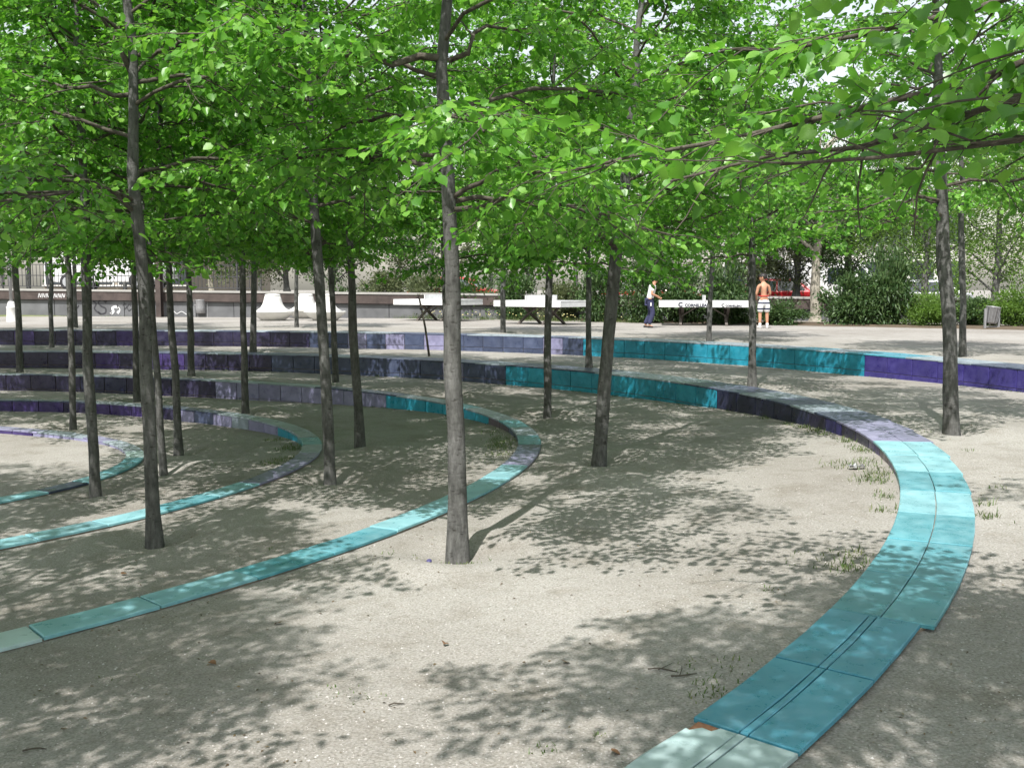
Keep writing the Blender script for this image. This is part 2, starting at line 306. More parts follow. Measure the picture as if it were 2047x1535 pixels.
# trees of the grove: (base x, base y, a higher point x, y, trunk width in px, label); depth comes from the ground at the base
TREES = [
 ('T1', 915, 1105, 888, 60, 43, 'linden tree with the thickest straight grey trunk, rooted between the third and fourth tiled rings'),
 ('T2', 310, 1076, 262, 90, 33, 'dark trunked linden with a heavy side limb, standing just outside the curved thin teal ring'),
 ('T3', 190, 990, 168, 480, 25, 'linden tree planted just outside the innermost small tiled ring, slightly leaning'),
 ('T4', 660, 962, 632, 430, 27, 'linden tree forking into two limbs, beside the tip of the second tiled ring'),
 ('T5', 1195, 921, 1243, 410, 32, 'leaning linden trunk tilted towards the two children, rooted in a hollow'),
 ('T6', 1906, 860, 1884, 400, 34, 'pale mottled linden trunk on the tread between the wide turquoise bench and purple wall tiles'),
 ('T7', 720, 891, 698, 480, 21, 'slender linden just behind the forked linden at the second ring tip'),
 ('T8', 358, 902, 338, 540, 18, 'slim linden with pale bark, right one of the pair inside the second tiled ring'),
 ('T9', 328, 940, 300, 520, 16, 'slim linden directly beside the heavy limbed dark linden, inside the second tiled ring'),
 ('T10', 146, 856, 138, 560, 15, 'thin shaded linden inside the second ring near its purple wall tiles'),
 ('T11', 1094, 833, 1098, 560, 18, 'dark straight linden standing in front of the middle ping pong table'),
 ('T12', 491, 823, 486, 520, 15, 'slender linden inside the third ring in front of its lavender wall tiles'),
 ('T13', 274, 802, 268, 560, 14, 'dark thin linden inside the third ring before its shaded black wall tiles'),
 ('T14', 1504, 773, 1502, 520, 17, 'linden trunk in front of the bare backed child, on the tread below the turquoise wall'),
 ('T15', 383, 753, 376, 540, 16, 'dark linden on the tread above the third ring, in front of the metal litter drum'),
 ('T16', 896, 792, 888, 560, 13, 'pale linden half hidden behind the thickest trunk'),
 ('T17', 40, 744, 32, 560, 15, 'black looking linden on the tread above the third ring beside the lamp post'),
 ('T18', 672, 766, 660, 520, 14, 'thin linden standing before the second white bell seat, above the third ring'),
 ('T19', 505, 705, 508, 540, 14, 'linden with a sunlit pale foot against the dark purple outer wall'),
 ('T20', 1177, 738, 1177, 560, 13, 'pale thin linden where the outer wall turns from slate to turquoise'),
 ('T22', 103, 696, 102, 560, 11, 'thin dark linden below the outer wall, in front of the parked white van'),
 ('T23', 593, 656, 592, 540, 10, 'thin linden on the bright terrace in front of the white bell seats'),
 ('T24', 1005, 666, 1006, 520, 13, 'straight linden on the terrace beside the left end of the middle ping pong table'),
 ('T25', 1417, 681, 1424, 520, 12, 'linden on the terrace edge in front of the ping pong table where the children play'),
 ('T26', 1926, 711, 1922, 420, 15, 'darker linden on the terrace directly behind the pale mottled trunk'),
 ('T27', 151, 656, 150, 560, 9, 'thin brown linden on the terrace in front of the graffiti wall'),
]
TP = {}
for n, bx, by, ux, uy, w, lab in TREES:
    b = on_ground(bx, by); TP[n] = b; TREE_POS.append((b.x, b.y, w * b.y / F / 2))
# lindens of the same grove that stand outside the picture and shade its ground
OFF = [(3.1, 2.7), (0.45, 0.5), (-3.2, 1.2), (-9.2, 14.6), (-10.3, 17.3), (-8.4, 12.6), (-11.6, 20.0), (-13.2, 22.3), (-4.6, -1.2), (-6.0, -1.7), (5.6, 5.6), (-3.6, 3.5), (-6.3, 2.6), (-5.9, 5.4), (-8.6, 5.0), (-10.2, 10.4), (8.3, 8.8), (4.9, -0.6), (-12.8, 18.6), (10.3, 12.2)]
for x, y in OFF: TREE_POS.append((x, y, 0.07))

def ground_mesh():
    V = []; Q = []; NP = 720
    ph = np.linspace(-math.pi, math.pi, NP, endpoint=False)
    def sheet(r0, r1, n, power=1.0):
        t = np.linspace(0, 1, n + 1) ** power; r = r0[None, :] + (r1 - r0)[None, :] * t[:, None]
        x = C0[0] + r * np.cos(ph)[None, :]; y = C0[1] + r * np.sin(ph)[None, :]; z = G(x, y)
        base = sum(len(v) for v in V); V.append(np.stack([x, y, z], -1).reshape(-1, 3))
        i = np.arange(n)[:, None] * NP; j = np.arange(NP)[None, :]; j2 = (j + 1) % NP
        Q.append((base + np.stack([i + j, i + NP + j, i + NP + j2, i + j2], -1)).reshape(-1, 4))
    sheet(0 * ph + 0.02, r_in('E', ph) + 0.04, 20)
    for a, b in zip(RINGS[:-1], RINGS[1:]): sheet(r_out(a, ph) - 0.08, r_in(b, ph) + 0.04, 34)
    sheet(r_out('A', ph) - 0.08, r_out('A', ph) + 16, 70); sheet(r_out('A', ph) + 16, 0 * ph + 900, 30, 3.0)
    return np_mesh('ground', np.concatenate(V), [np.concatenate(Q)], True)
ground = mesh_obj('ground', ground_mesh(), M['ground']); tag(ground, kind='structure')

# ------------------------------------------------------------------ tiled spiral rings
rng = random.Random(5)
def P3(k, p, dr, z): r = float(r_in(k, p)) + dr; return Vector((C0[0] + r * math.cos(p), C0[1] + r * math.sin(p), z))
def slab(lo, hi, inset=0.005):
    """closed tile: lo and hi are matching corner loops; the hi face gets a small chamfer"""
    n = len(lo); c = sum(hi, Vector()) / n; lift = (sum(hi, Vector()) - sum(lo, Vector())) / n
    nrm = lift.normalized(); mid = [q - nrm * inset * 0.7 for q in hi]; top = [q + (c - q).normalized() * inset * 1.4 for q in hi]
    V = list(lo) + mid + top; Fc = [tuple(range(n))[::-1], tuple(2 * n + i for i in range(n))]
    for l in (0, 1):
        for i in range(n): j = (i + 1) % n; Fc.append((l * n + i, l * n + j, (l + 1) * n + j, (l + 1) * n + i))
    return V, Fc
def tile(name, lo, hi, mat, parent):
    V, Fc = slab(lo, hi); me = pydata(name, V, Fc)
    me.materials.append(mat); o = bpy.data.objects.new(name, me); COL.objects.link(o); o.parent = parent; return o
def pick(table, deg):
    for lim, names in table:
        if deg < lim: return M['t_' + rng.choice(names)]
    return M['t_' + rng.choice(table[-1][1])]
ph_px = {}
def phi_of(k, px, py):
    h = HT[k][1]; d = ray(px, py)
    for _ in range(60):
        t = -h / d.z; p = math.atan2(d.y * t - C0[1], d.x * t - C0[0]); h = .5 * h + .5 * (EYE - float(ztop(k, p)))
    return p
deg_of = lambda k, px, py: math.degrees(phi_of(k, px, py))
# colour tables: upper limit in degrees of turn -> glazes
def ring(k, d0, d1, caplen, walllen, ncol, capc, wallc, label, start=None):
    root = empty('tiled_bench', (C0[0], C0[1], float(ztop(k, rad(30)))))
    tag(root, label, 'bench', 'tiled rings of the spiral')
    off = Vector(root.location)
    L = lambda v: v - off
    # core of brick and mortar under the glaze
    n = int((d1 - d0) / 1.0); V = []; Fc = []
    for i in range(n + 1):
        p = rad(d0 + (d1 - d0) * i / n); w = float(width(k, p)); zt = float(ztop(k, p)) - 0.019; zb = zt - float(wallh(k, p)) - 0.35
        if k == 'B' and math.degrees(p) < B_STEP: w -= 0.055
        V += [L(P3(k, p, 0.019, zb)), L(P3(k, p, w - 0.006, zb)), L(P3(k, p, w - 0.006, zt)), L(P3(k, p, 0.019, zt))]
    for i in range(n):
        for j in range(4): Fc.append((i * 4 + j, i * 4 + (j + 1) % 4, i * 4 + 4 + (j + 1) % 4, i * 4 + 4 + j))
    Fc += [(3, 2, 1, 0), tuple(n * 4 + j for j in range(4))]
    mesh_obj('mortar_core', pydata('mortar_core', V, Fc), M['core'], root)
    # cap tiles
    d = start if start is not None else d0; edges = [d]
    while d < d1: d += math.degrees(caplen * rng.uniform(0.97, 1.03) / float(r_in(k, rad(d)))); edges.append(d)
    d = edges[0]
    while d > d0: d -= math.degrees(caplen / float(r_in(k, rad(d)))); edges.insert(0, d)
    for a, b in zip(edges[:-1], edges[1:]):
        g = 0.0045 / float(r_in(k, rad(a))); pa, pb = rad(a) + g, rad(b) - g; mid = (a + b) / 2; w = float(width(k, rad(mid)))
        fr = [0, 1] if ncol == 1 else [0, 0.5, 1]; shrink = 0
        if k == 'B' and mid < B_STEP: fr = [0, 0.45, 0.54, 1]; shrink = 0.055
        mt = pick(capc, mid); dz = rng.uniform(-0.0025, 0.0025)
        for ci in range(len(fr) - 1):
            if k == 'B' and mid < B_STEP and ci == 0: pass
            e0 = fr[ci] * (w - shrink) + (0.0025 if ci else -0.006); e1 = fr[ci + 1] * (w - shrink) - (0.0025 if ci < len(fr) - 2 else -0.008)
            za = float(ztop(k, pa)) + dz + rng.uniform(-0.001, 0.001); zb = float(ztop(k, pb)) + dz + rng.uniform(-0.001, 0.001)
            mp = (pa + pb) / 2; zm = (za + zb) / 2
            C = [(pa, e0, za), (pa, e1, za), (mp, e1, zm), (pb, e1, zb), (pb, e0, zb), (mp, e0, zm)]
            if k == 'B' and ci == 0 and b <= B_PALE + 0.01 and b > B_PALE - 0.3:      # broken corner at the pale end tile
                s = pb - pa; wd = e1 - e0
                C = [(pa, e0 + .012, za), (pa, e1, za), (mp, e1, zm), (pb, e1, zb), (pb, e0 + wd * .66, zb), (pb - s * .06, e0 + wd * .58, zb), (pb - s * .055, e0 + wd * .35, zb),
                     (pb - s * .12, e0 + wd * .2, zb), (pb - s * .11, e0 + wd * .1, zb), (pb - s * .3, e0 + .012, zb), (mp, e0 + .004, zm), (pa + s * .3, e0 + .016, zm)]
                tile('broken_clay', [L(P3(k, q, e, z - 0.03)) for q, e, z in ((pb - s * .2, e0 + .02, zb), (pb - s * .13, e0 + wd * .5, zb), (pb + .001, e0 + wd * .62, zb), (pb + .002, e0 + .015, zb))],
                     [L(P3(k, q, e, z - 0.009)) for q, e, z in ((pb - s * .2, e0 + .02, zb), (pb - s * .13, e0 + wd * .5, zb), (pb + .001, e0 + wd * .62, zb), (pb + .002, e0 + .015, zb))], M['clay'], root)
            tile('cap_tile', [L(P3(k, q, e, z - 0.019)) for q, e, z in C], [L(P3(k, q, e, z)) for q, e, z in C], mt, root)
    # wall tiles: a tall course and the low footing course, both sinking into the gravel
    d = d0
    while d < d1:
        e = d + math.degrees(walllen * rng.uniform(0.96, 1.04) / float(r_in(k, rad(d)))); g = 0.005 / float(r_in(k, rad(d))); pa, pb = rad(d) + g, rad(e) - g; h = float(wallh(k, rad((d + e) / 2)))
        if h > 0.035:
            mt = pick(wallc, (d + e) / 2); j0 = rng.uniform(0, 0.003)
            rows = [(-0.022, -0.262), (-0.270, -0.47)] if h > 0.24 else [(-0.022, -0.30)]
            for t0, t1 in rows:
                za, zb = float(ztop(k, pa)), float(ztop(k, pb)); j1 = rng.uniform(-0.0015, 0.0015) + j0
                C = [(pa, za + t0), (pb, zb + t0), (pb, zb + t1), (pa, za + t1)]
                tile('wall_tile', [L(P3(k, p, 0.019, z)) for p, z in C], [L(P3(k, p, 0.0 - j1, z)) for p, z in C], mt, root)
        d = e
    return root
B_STEP = deg_of('B', 1643, 1219); B_PALE = deg_of('B', 1400, 1438)
dg = deg_of
ring('A', -8, 132, 0.62, 0.48, 2,
     [(dg('A', 1840, 714), ['greyblue', 'slate']), (dg('A', 1590, 698), ['azure', 'greyblue']), (dg('A', 1185, 676), ['greyblue']), (200, ['greyblue', 'slate', 'greyblue'])],
     [(dg('A', 1773, 707), ['violet']), (dg('A', 1185, 676), ['turquoise']), (dg('A', 620, 665), ['slate', 'lavender', 'slate']), (200, ['dusk', 'dusk', 'purple'])],
     'outermost tiled wall bench below the terrace, purple then turquoise then slate')
ring('B', -64, 130, 0.67, 0.48, 2,
     [(B_PALE, ['pale']), (B_STEP, ['azure']), (dg('B', 1750, 1083), ['sea']), (dg('B', 1787, 1013), ['sea', 'teal']), (dg('B', 1760, 880), ['aqua', 'sea']), (dg('B', 1640, 825), ['lavender', 'slate']), (200, ['greyblue', 'slate'])],
     [(dg('B', 1793, 930), ['emerald']), (dg('B', 1740, 868), ['olive', 'plum', 'purple']), (dg('B', 1640, 823), ['violet', 'dusk']), (dg('B', 1413, 775), ['navy']), (dg('B', 1000, 731), ['turquoise']), (dg('B', 880, 720), ['lavender', 'slate']), (dg('B', 560, 710), ['slate']), (200, ['dusk', 'purple', 'dusk'])],
     'wide tiled bench with broad turquoise top sweeping round, pale broken tile at its end', start=B_PALE)
ring('C', -76, 130, 0.60, 0.46, 1,
     [(dg('C', 313, 1183), ['pale', 'aqua']), (dg('C', 640, 1085), ['sea', 'aqua', 'azure']), (dg('C', 782, 1042), ['sea', 'aqua']), (dg('C', 1005, 925), ['aqua']), (dg('C', 1034, 880), ['lavender', 'slate']), (dg('C', 891, 803), ['greyblue', 'sea']), (200, ['greyblue', 'slate'])],
     [(dg('C', 1031, 880), ['plum']), (dg('C', 980, 835), ['plum', 'slate']), (dg('C', 762, 787), ['turquoise']), (dg('C', 417, 762), ['lavender', 'slate', 'lavender']), (200, ['navy', 'dusk'])],
     'middle tiled ring, narrow aqua top in front and lavender then turquoise wall behind')
ring('D', -76, 130, 0.52, 0.42, 1,
     [(dg('D', 440, 970), ['aqua', 'sea']), (dg('D', 600, 905), ['slate', 'lavender']), (dg('D', 560, 855), ['sea', 'greyblue']), (200, ['greyblue', 'slate'])],
     [(dg('D', 543, 850), ['turquoise', 'teal']), (dg('D', 330, 815), ['lavender', 'slate', 'greyblue']), (200, ['purple', 'dusk', 'purple'])],
     'second tiled ring from the centre, narrow teal top and low lavender wall')
ring('E', -78, 130, 0.42, 0.36, 1,
     [(dg('E', 40, 985), ['aqua']), (dg('E', 160, 955), ['slate', 'greyblue']), (dg('E', 258, 910), ['aqua', 'sea']), (dg('E', 205, 883), ['pale', 'greyblue']), (200, ['greyblue', 'lavender'])],
     [(60, ['lavender']), (200, ['purple', 'purple'])],
     'innermost small tiled ring almost level with the sand')

# ------------------------------------------------------------------ leaves, limbs and crowns
#   leaf template: u along the midrib, v across, w up
LEAF_V = np.array([(0, 0, 0), (-.09, .22, .035), (.28, .50, .10), (.68, .33, .03), (1.02, 0, -.12), (.68, -.33, .03), (.28, -.50, .10), (-.09, -.22, .035)], float)
LEAF_Q = np.array([(0, 4, 3, 2), (0, 6, 5, 4)]); LEAF_T = np.array([(0, 2, 1), (0, 7, 6)])
LANCE_V = np.array([(0, 0, 0), (.45, .22, .06), (1, 0, -.1), (.45, -.22, .06)], float); LANCE_Q = np.zeros((0, 4), int); LANCE_T = np.array([(0, 2, 1), (0, 3, 2)])
def leaf_frames(pos, dirs, nrm):
    u = dirs / np.linalg.norm(dirs, axis=1, keepdims=True); v = np.cross(nrm, u); v /= np.maximum(np.linalg.norm(v, axis=1, keepdims=True), 1e-6); w = np.cross(u, v); return u, v, w
def leaf_geo(pos, u, v, w, size, TV, TQ, TT):
    cu = (0.2 + 2.6 * np.random.default_rng(len(pos)).random(len(pos)) ** 1.5)[:, None, None]                # how far each blade is folded and curled
    V = pos[:, None, :] + size[:, None, None] * (TV[None, :, 0:1] * u[:, None, :] + TV[None, :, 1:2] * v[:, None, :] + cu * TV[None, :, 2:3] * w[:, None, :])
    b = (np.arange(len(pos)) * len(TV))[:, None, None]
    return V.reshape(-1, 3), (b + TQ[None]).reshape(-1, 4), (b + TT[None]).reshape(-1, 3)
def tubes(P, R, n):
    """P (B,m,3) polylines, R (B,m) radii -> verts, quads"""
    B, m, _ = P.shape; D = np.gradient(P, axis=1); D /= np.maximum(np.linalg.norm(D, axis=2, keepdims=True), 1e-9)
    up = np.array([0.17, 0.29, 0.94]); x = np.cross(D, up); x /= np.maximum(np.linalg.norm(x, axis=2, keepdims=True), 1e-6); y = np.cross(D, x)
    a = 2 * np.pi * np.arange(n) / n
    V = P[:, :, None, :] + R[:, :, None, None] * (np.cos(a)[None, None, :, None] * x[:, :, None, :] + np.sin(a)[None, None, :, None] * y[:, :, None, :])
    i = np.arange(B)[:, None, None] * (m * n) + np.arange(m - 1)[None, :, None] * n; j = np.arange(n)[None, None, :]; j2 = (j + 1) % n
    Q = np.stack([i + j, i + j2, i + n + j2, i + n + j], -1).reshape(-1, 4)
    return V.reshape(-1, 3), Q
def resample(P, m):
    P = np.asarray(P, float); s = np.concatenate([[0], np.cumsum(np.linalg.norm(np.diff(P, axis=0), axis=1))]); t = np.linspace(0, s[-1], m)
    return np.stack([np.interp(t, s, P[:, i]) for i in range(3)], 1)
def unit(v): return v / max(np.linalg.norm(v), 1e-9)
def grow(seed, axis, limbs, dens=1.0, leaf=0.078, sec=0.17, bare=0.0, zmin=2.02):
    """limbs: polylines in local metres. Returns woody mesh data and leaf arrays."""
    g = np.random.default_rng(seed); prim = []; pr = []; S2 = []; SR = []; TW = []; LP = []; LD = []; LN = []; LS = []
    for L in limbs:
        P, r0 = L; P = resample(P, 9); low = np.where(P[:, 2] < zmin - 0.05)[0]
        if len(low):
            if low[0] < 4: continue
            P = resample(P[:low[0]], 9)
        P = P.copy(); P[1:] += g.normal(0, 0.018, (8, 3)); prim.append(P); ln = np.linalg.norm(np.diff(P, axis=0), axis=1).sum()
        pr.append(np.linspace(r0, 0.005, 9)); s = 0.30 + 0.1 * g.random(); side = 1
        while s < ln + 0.02:
            t = min(s / ln, 1.0); f = t * 8; i = min(int(f), 7); p = P[i] + (P[i + 1] - P[i]) * (f - i); tan = unit(P[i + 1] - P[i])
            side = -side; lat = unit(np.cross(tan, [0, 0, 1.0])) * side
            d = unit(tan * (0.75 + 0.3 * g.random()) + lat * (0.9 if t < 0.97 else 0.1) + np.array([0, 0, g.normal(0.08, 0.42)])); l2 = (0.34 + 0.42 * g.random()) * (1.05 - 0.45 * t) * min(1.0, ln / 1.1)
            q = [p]; dd = d.copy()
            for _ in range(4): dd = unit(dd + np.array([0, 0, -0.10]) + g.normal(0, 0.10, 3)); q.append(q[-1] + dd * l2 / 4)
            q = np.array(q); S2.append(q); SR.append(np.linspace(0.0065 * (0.6 + 0.6 * (1 - t)), 0.002, 5)); s += sec * (0.7 + 0.6 * g.random()); u = 0.10
            sd = 1
            while u <= 1.001:
                f = u * 4; i = min(int(f), 3); p2 = q[i] + (q[i + 1] - q[i]) * (f - i); t2 = unit(q[i + 1] - q[i]); sd = -sd
                lt = unit(np.cross(t2, [0, 0, 1.0])) * sd; d3 = unit(t2 * 0.8 + lt * (0.8 if u < 0.98 else 0.05) + np.array([0, 0, g.normal(-0.05, 0.3)])); l3 = 0.10 + 0.17 * g.random()
                e = p2 + d3 * l3 + np.array([0, 0, -0.02]); TW.append((p2, e)); u += (0.085 / max(l2, .15)) / dens * (0.8 + 0.5 * g.random())
                if g.random() < bare: continue
                nl = 6 + int(g.random() * 5)
                for k in range(nl):
                    a = (k + 0.6) / nl; c = p2 + (e - p2) * a; sg = 1 if k % 2 else -1
                    l4 = unit(np.cross(d3, [0, 0, 1.0])) * sg; dl = unit(d3 * (0.55 if k < nl - 1 else 1.2) + l4 * 0.85 + np.array([0, 0, -0.42 + g.normal(0, 0.45)]))
                    nm = unit(np.array([0, 0, 1.0]) + g.normal(0, 0.55, 3) + 0.25 * dl); pet = 0.025 + 0.02 * g.random()
                    LP.append(c + dl * pet); LD.append(dl); LN.append(nm); LS.append(leaf * (0.42 + 0.82 * g.random()))
    LP, LD, LN, LS = (np.array(x) for x in (LP, LD, LN, LS)); ok = (LP[:, 2] > zmin + 0.10 * g.normal(size=len(LP))) ; LP, LD, LN, LS = LP[ok], LD[ok], LN[ok], LS[ok]
    TW = [t for t in TW if t[1][2] > zmin - 0.12]
    prim = np.array(prim); pr = np.array(pr)
    vs = []; qs = []; n0 = 0
    for P, R, n in ((prim, pr, 6), (np.array(S2), np.array(SR), 4), (np.array([[a, b] for a, b in TW]), np.tile([[0.0022, 0.0012]], (len(TW), 1)), 3)):
        V, Q = tubes(P, R, n); vs.append(V); qs.append(Q + n0); n0 += len(V)
    return np.concatenate(vs), np.concatenate(qs), LP, LD, LN, LS
def auto_limbs(seed, h0=2.22, h1=5.2, n=24, reach=1.75, skip=None):
    g = np.random.default_rng(seed + 77); out = []; az = g.random() * 6.28
    for i in range(n):
        t = (i + 0.2 * g.random()) / n; z = h0 + (h1 - h0) * t ** 1.05; az += 2.399 + g.normal(0, 0.25)
        ln = reach * (1.0 - 0.72 * t ** 1.4) * (0.8 + 0.4 * g.random()); up = 0.22 + 0.75 * t + g.normal(0, 0.08); droop = 0.16 * (1 - t)
        P = []
        for s in np.linspace(0, 1, 8):
            rr = ln * s; P.append((math.cos(az + 0.25 * s * g.normal()) * rr, math.sin(az) * rr, z + ln * (up * s - droop * 2.2 * s * s)))
        out.append((np.array(P), 0.017 * (1 - 0.55 * t)))
    return out
def leaf_hi():
    out = [(-.06, .0)]; k = 9
    ang = [(-.10, .14), (-.08, .27), (.03, .39), (.16, .47), (.31, .505), (.46, .47), (.60, .385), (.74, .26), (.87, .12)]
    V = [(0, 0, 0), (.25, 0, 0), (.5, 0, -.01), (.75, 0, -.05), (1.04, 0, -.16)]
    for s in (1, -1):
        for i, (u, v) in enumerate(ang): V.append((u + (0.012 if i % 2 else -0.012), s * v * (1.02 if i % 2 else 0.98), 0.22 * v - 0.06 * max(u, 0) ** 2 + 0.012 * (i % 2)))
    Fc = []
    for s, o in ((1, 5), (-1, 14)):
        idx = [0] + [o + i for i in range(9)] + [4]; spine = [0, 0, 0, 1, 1, 1, 2, 2, 3, 3, 4]
        for i in range(10):
            a, b = idx[i], idx[i + 1]; m0, m1 = spine[i], spine[i + 1]; q = [m0] + ([m1] if m1 != m0 else []) + [b, a]; q2 = []
            for x in q:
                if x not in q2: q2.append(x)
            if len(q2) > 2: Fc.append(tuple(q2 if s > 0 else q2[::-1]))
    return pydata('leaf', V, Fc, True)
LEAFME = leaf_hi(); LEAFME.materials.append(M['leaf'])
CAMV = np.array([0, 0, EYE])
def near_mask(Pw, size, lo=0.0):
    d = Pw - CAMV; c, s = math.cos(PITCH), math.sin(PITCH); dep = d[:, 1] * c - d[:, 2] * s; up = d[:, 1] * s + d[:, 2] * c
    px = CX + F * d[:, 0] / np.maximum(dep, 1e-3); py = CY - F * up / np.maximum(dep, 1e-3)
    return dep, (dep > 0.3) & (px > -60) & (px < 2107) & (py > -60) & (py < 1400)
def trunk_obj(root, pts, rad0, name='trunk', mat=None, top_r=0.012, seed=0):
    g = np.random.default_rng(seed); P = resample(pts, 30); n = 14; a = 2 * np.pi * np.arange(n) / n; V = []
    H = P[-1][2]
    for i, p in enumerate(P):
        t = i / 29; z = p[2]; r = rad0 * (1.0 - 0.30 * min(max(z, 0) / 2.6, 1)) * (1 if z < 2.6 else max(1 - (z - 2.6) / max(H - 2.6, .1), 0.02) ** 0.85) + 0.004
        r *= 1 + 0.42 * math.exp(-max(z, 0) / 0.07) + 0.05 * math.sin(z * 5 + seed)
        rr = r * (1 + 0.05 * np.sin(2 * a + seed + z * 1.3) + 0.05 * np.sin(3 * a + 2 * seed - z * 0.9) + g.normal(0, 0.022, n))
        V.append(np.stack([p[0] + rr * np.cos(a), p[1] + rr * np.sin(a), np.full(n, z)], 1))
    V = np.concatenate(V); i = np.arange(29)[:, None] * n; j = np.arange(n)[None, :]; Q = np.stack([i + j, i + (j + 1) % n, i + n + (j + 1) % n, i + n + j], -1).reshape(-1, 4)
    return mesh_obj(name, np_mesh(name, V, [Q], True), mat or M['bark'], root)
VAR = []
for s in range(7):
    low = s >= 5
    V, Q, LP, LD, LN, LS = grow(100 + s, None, auto_limbs(s, n=27 if low else 21 + s % 3, reach=1.95 if low else 1.75 + 0.1 * (s % 3), h0=1.85 if low else 2.22), zmin=1.72 if low else 2.02, dens=1.45, leaf=0.058, bare=0.10, sec=0.115)
    u, v, w = leaf_frames(LP, LD, LN); A = leaf_geo(LP, u, v, w, LS, LEAF_V, LEAF_Q, LEAF_T)
    wm = np_mesh('branches', V, [Q], True); wm.materials.append(M['twig']); lm = np_mesh('foliage', A[0], [A[1], A[2]], True); lm.materials.append(M['leaf'])
    VAR.append((wm, lm)); pass
GROVE = 'lindens of the spiral grove'
def make_tree(name, base, top, r0, label, seed, limbs=None, height=5.6, bend=None, cull=1.35, parts=120, group=GROVE, var=None, extra_scale=1.0, dens=1.5, bare=0.05, leaf=0.054, nl_auto=21, reach=1.85, zmin=2.02, h0=2.22):
    root = empty('linden_tree', base); tag(root, label, 'tree', group)
    d = (Vector(top) - Vector(base)); d = d / max(d.z, 0.1)                      # lean per metre of height
    g = random.Random(seed)
    pts = [(0, 0, -0.15)]
    for i in range(1, 14):
        z = height * i / 13; ox, oy = d.x * z, d.y * z
        if bend: ox += bend(z)[0]; oy += bend(z)[1]
        k = 0.016 if z < 2.4 else 0.03
        pts.append((ox + g.uniform(-k, k) * min(z, 1), oy + g.uniform(-k, k) * min(z, 1), z))
    trunk_obj(root, pts, r0, seed=seed)
    if limbs is None:
        wm, lm = VAR[seed % 5 if var is None else var]
        for me, n in ((wm, 'branches'), (lm, 'foliage')):
            o = bpy.data.objects.new(n, me); COL.objects.link(o); o.parent = root
            q = Vector((d.x, d.y, 1)).to_track_quat('Z', 'Y'); o.rotation_mode = 'QUATERNION'; o.rotation_quaternion = Vector((0, 0, 1)).rotation_difference(Vector((d.x, d.y, 1)).normalized()) @ Quaternion((0, 0, 1), g.uniform(0, 6.28)); sc = extra_scale * height / 5.6
            o.scale = (sc, sc, sc)
            if n == 'branches': rot = o.rotation_quaternion.copy()
            else: o.rotation_quaternion = rot; o['kind'] = 'stuff'
        return root
    # crown of its own: automatic limbs bent along the trunk + limbs traced for this tree
    P = np.array(pts); LIMB = []
    for L, r in auto_limbs(seed, n=nl_auto, h0=h0, h1=height - 0.4, reach=reach) + limbs:
        L = np.array(L, float)
        if (L[0][:2] ** 2).sum() < 1e-6:
            L[:, 0] += np.interp(L[0][2], P[:, 2], P[:, 0]); L[:, 1] += np.interp(L[0][2], P[:, 2], P[:, 1])
        dist = np.linalg.norm(L + np.array(base) - CAMV, axis=1)
        if dist.min() < 1.0 and (dist < 1.0).argmax() < 3: continue
        if dist.min() < 1.0: L = L[:max(3, (dist < 1.0).argmax())]
        LIMB.append((L, r))
    V, Q, LP, LD, LN, LS = grow(seed, None, LIMB, dens=dens, leaf=leaf, bare=bare, sec=0.13, zmin=zmin)
    Pw = LP + np.array(base); dep, inn = near_mask(Pw, LS); far = np.linalg.norm(Pw - CAMV, axis=1)
    keep = far > cull
    LP, LD, LN, LS, dep, inn, far = (x[keep] for x in (LP, LD, LN, LS, dep, inn, far))
    u, v, w = leaf_frames(LP, LD, LN)
    cand = np.where(inn & (far < 8.5))[0]; cand = cand[np.argsort(far[cand] / LS[cand])][:parts]; sep = np.zeros(len(LP), bool); sep[cand] = True
    A = leaf_geo(LP[~sep], u[~sep], v[~sep], w[~sep], LS[~sep], LEAF_V, LEAF_Q, LEAF_T)
    mesh_obj('branches', np_mesh('branches', V, [Q], True), M['twig'], root)
    fo = mesh_obj('foliage', np_mesh('foliage', A[0], [A[1], A[2]], True), M['leaf'], root); fo['kind'] = 'stuff'
    for i in cand:
        o = bpy.data.objects.new('leaf', LEAFME); COL.objects.link(o); o.parent = root; s = LS[i]
        o.matrix_local = Matrix(((u[i][0] * s, v[i][0] * s, w[i][0] * s, LP[i][0]), (u[i][1] * s, v[i][1] * s, w[i][1] * s, LP[i][1]), (u[i][2] * s, v[i][2] * s, w[i][2] * s, LP[i][2]), (0, 0, 0, 1)))
    return root
def traced(base, depth, pix, r):
    """a limb read off the photograph; pix = (x, y, metres nearer or farther than the trunk)"""
    return (np.array([np.array(at_depth(x, y, depth + dd)) - np.array(base) for x, y, dd in pix]), r)
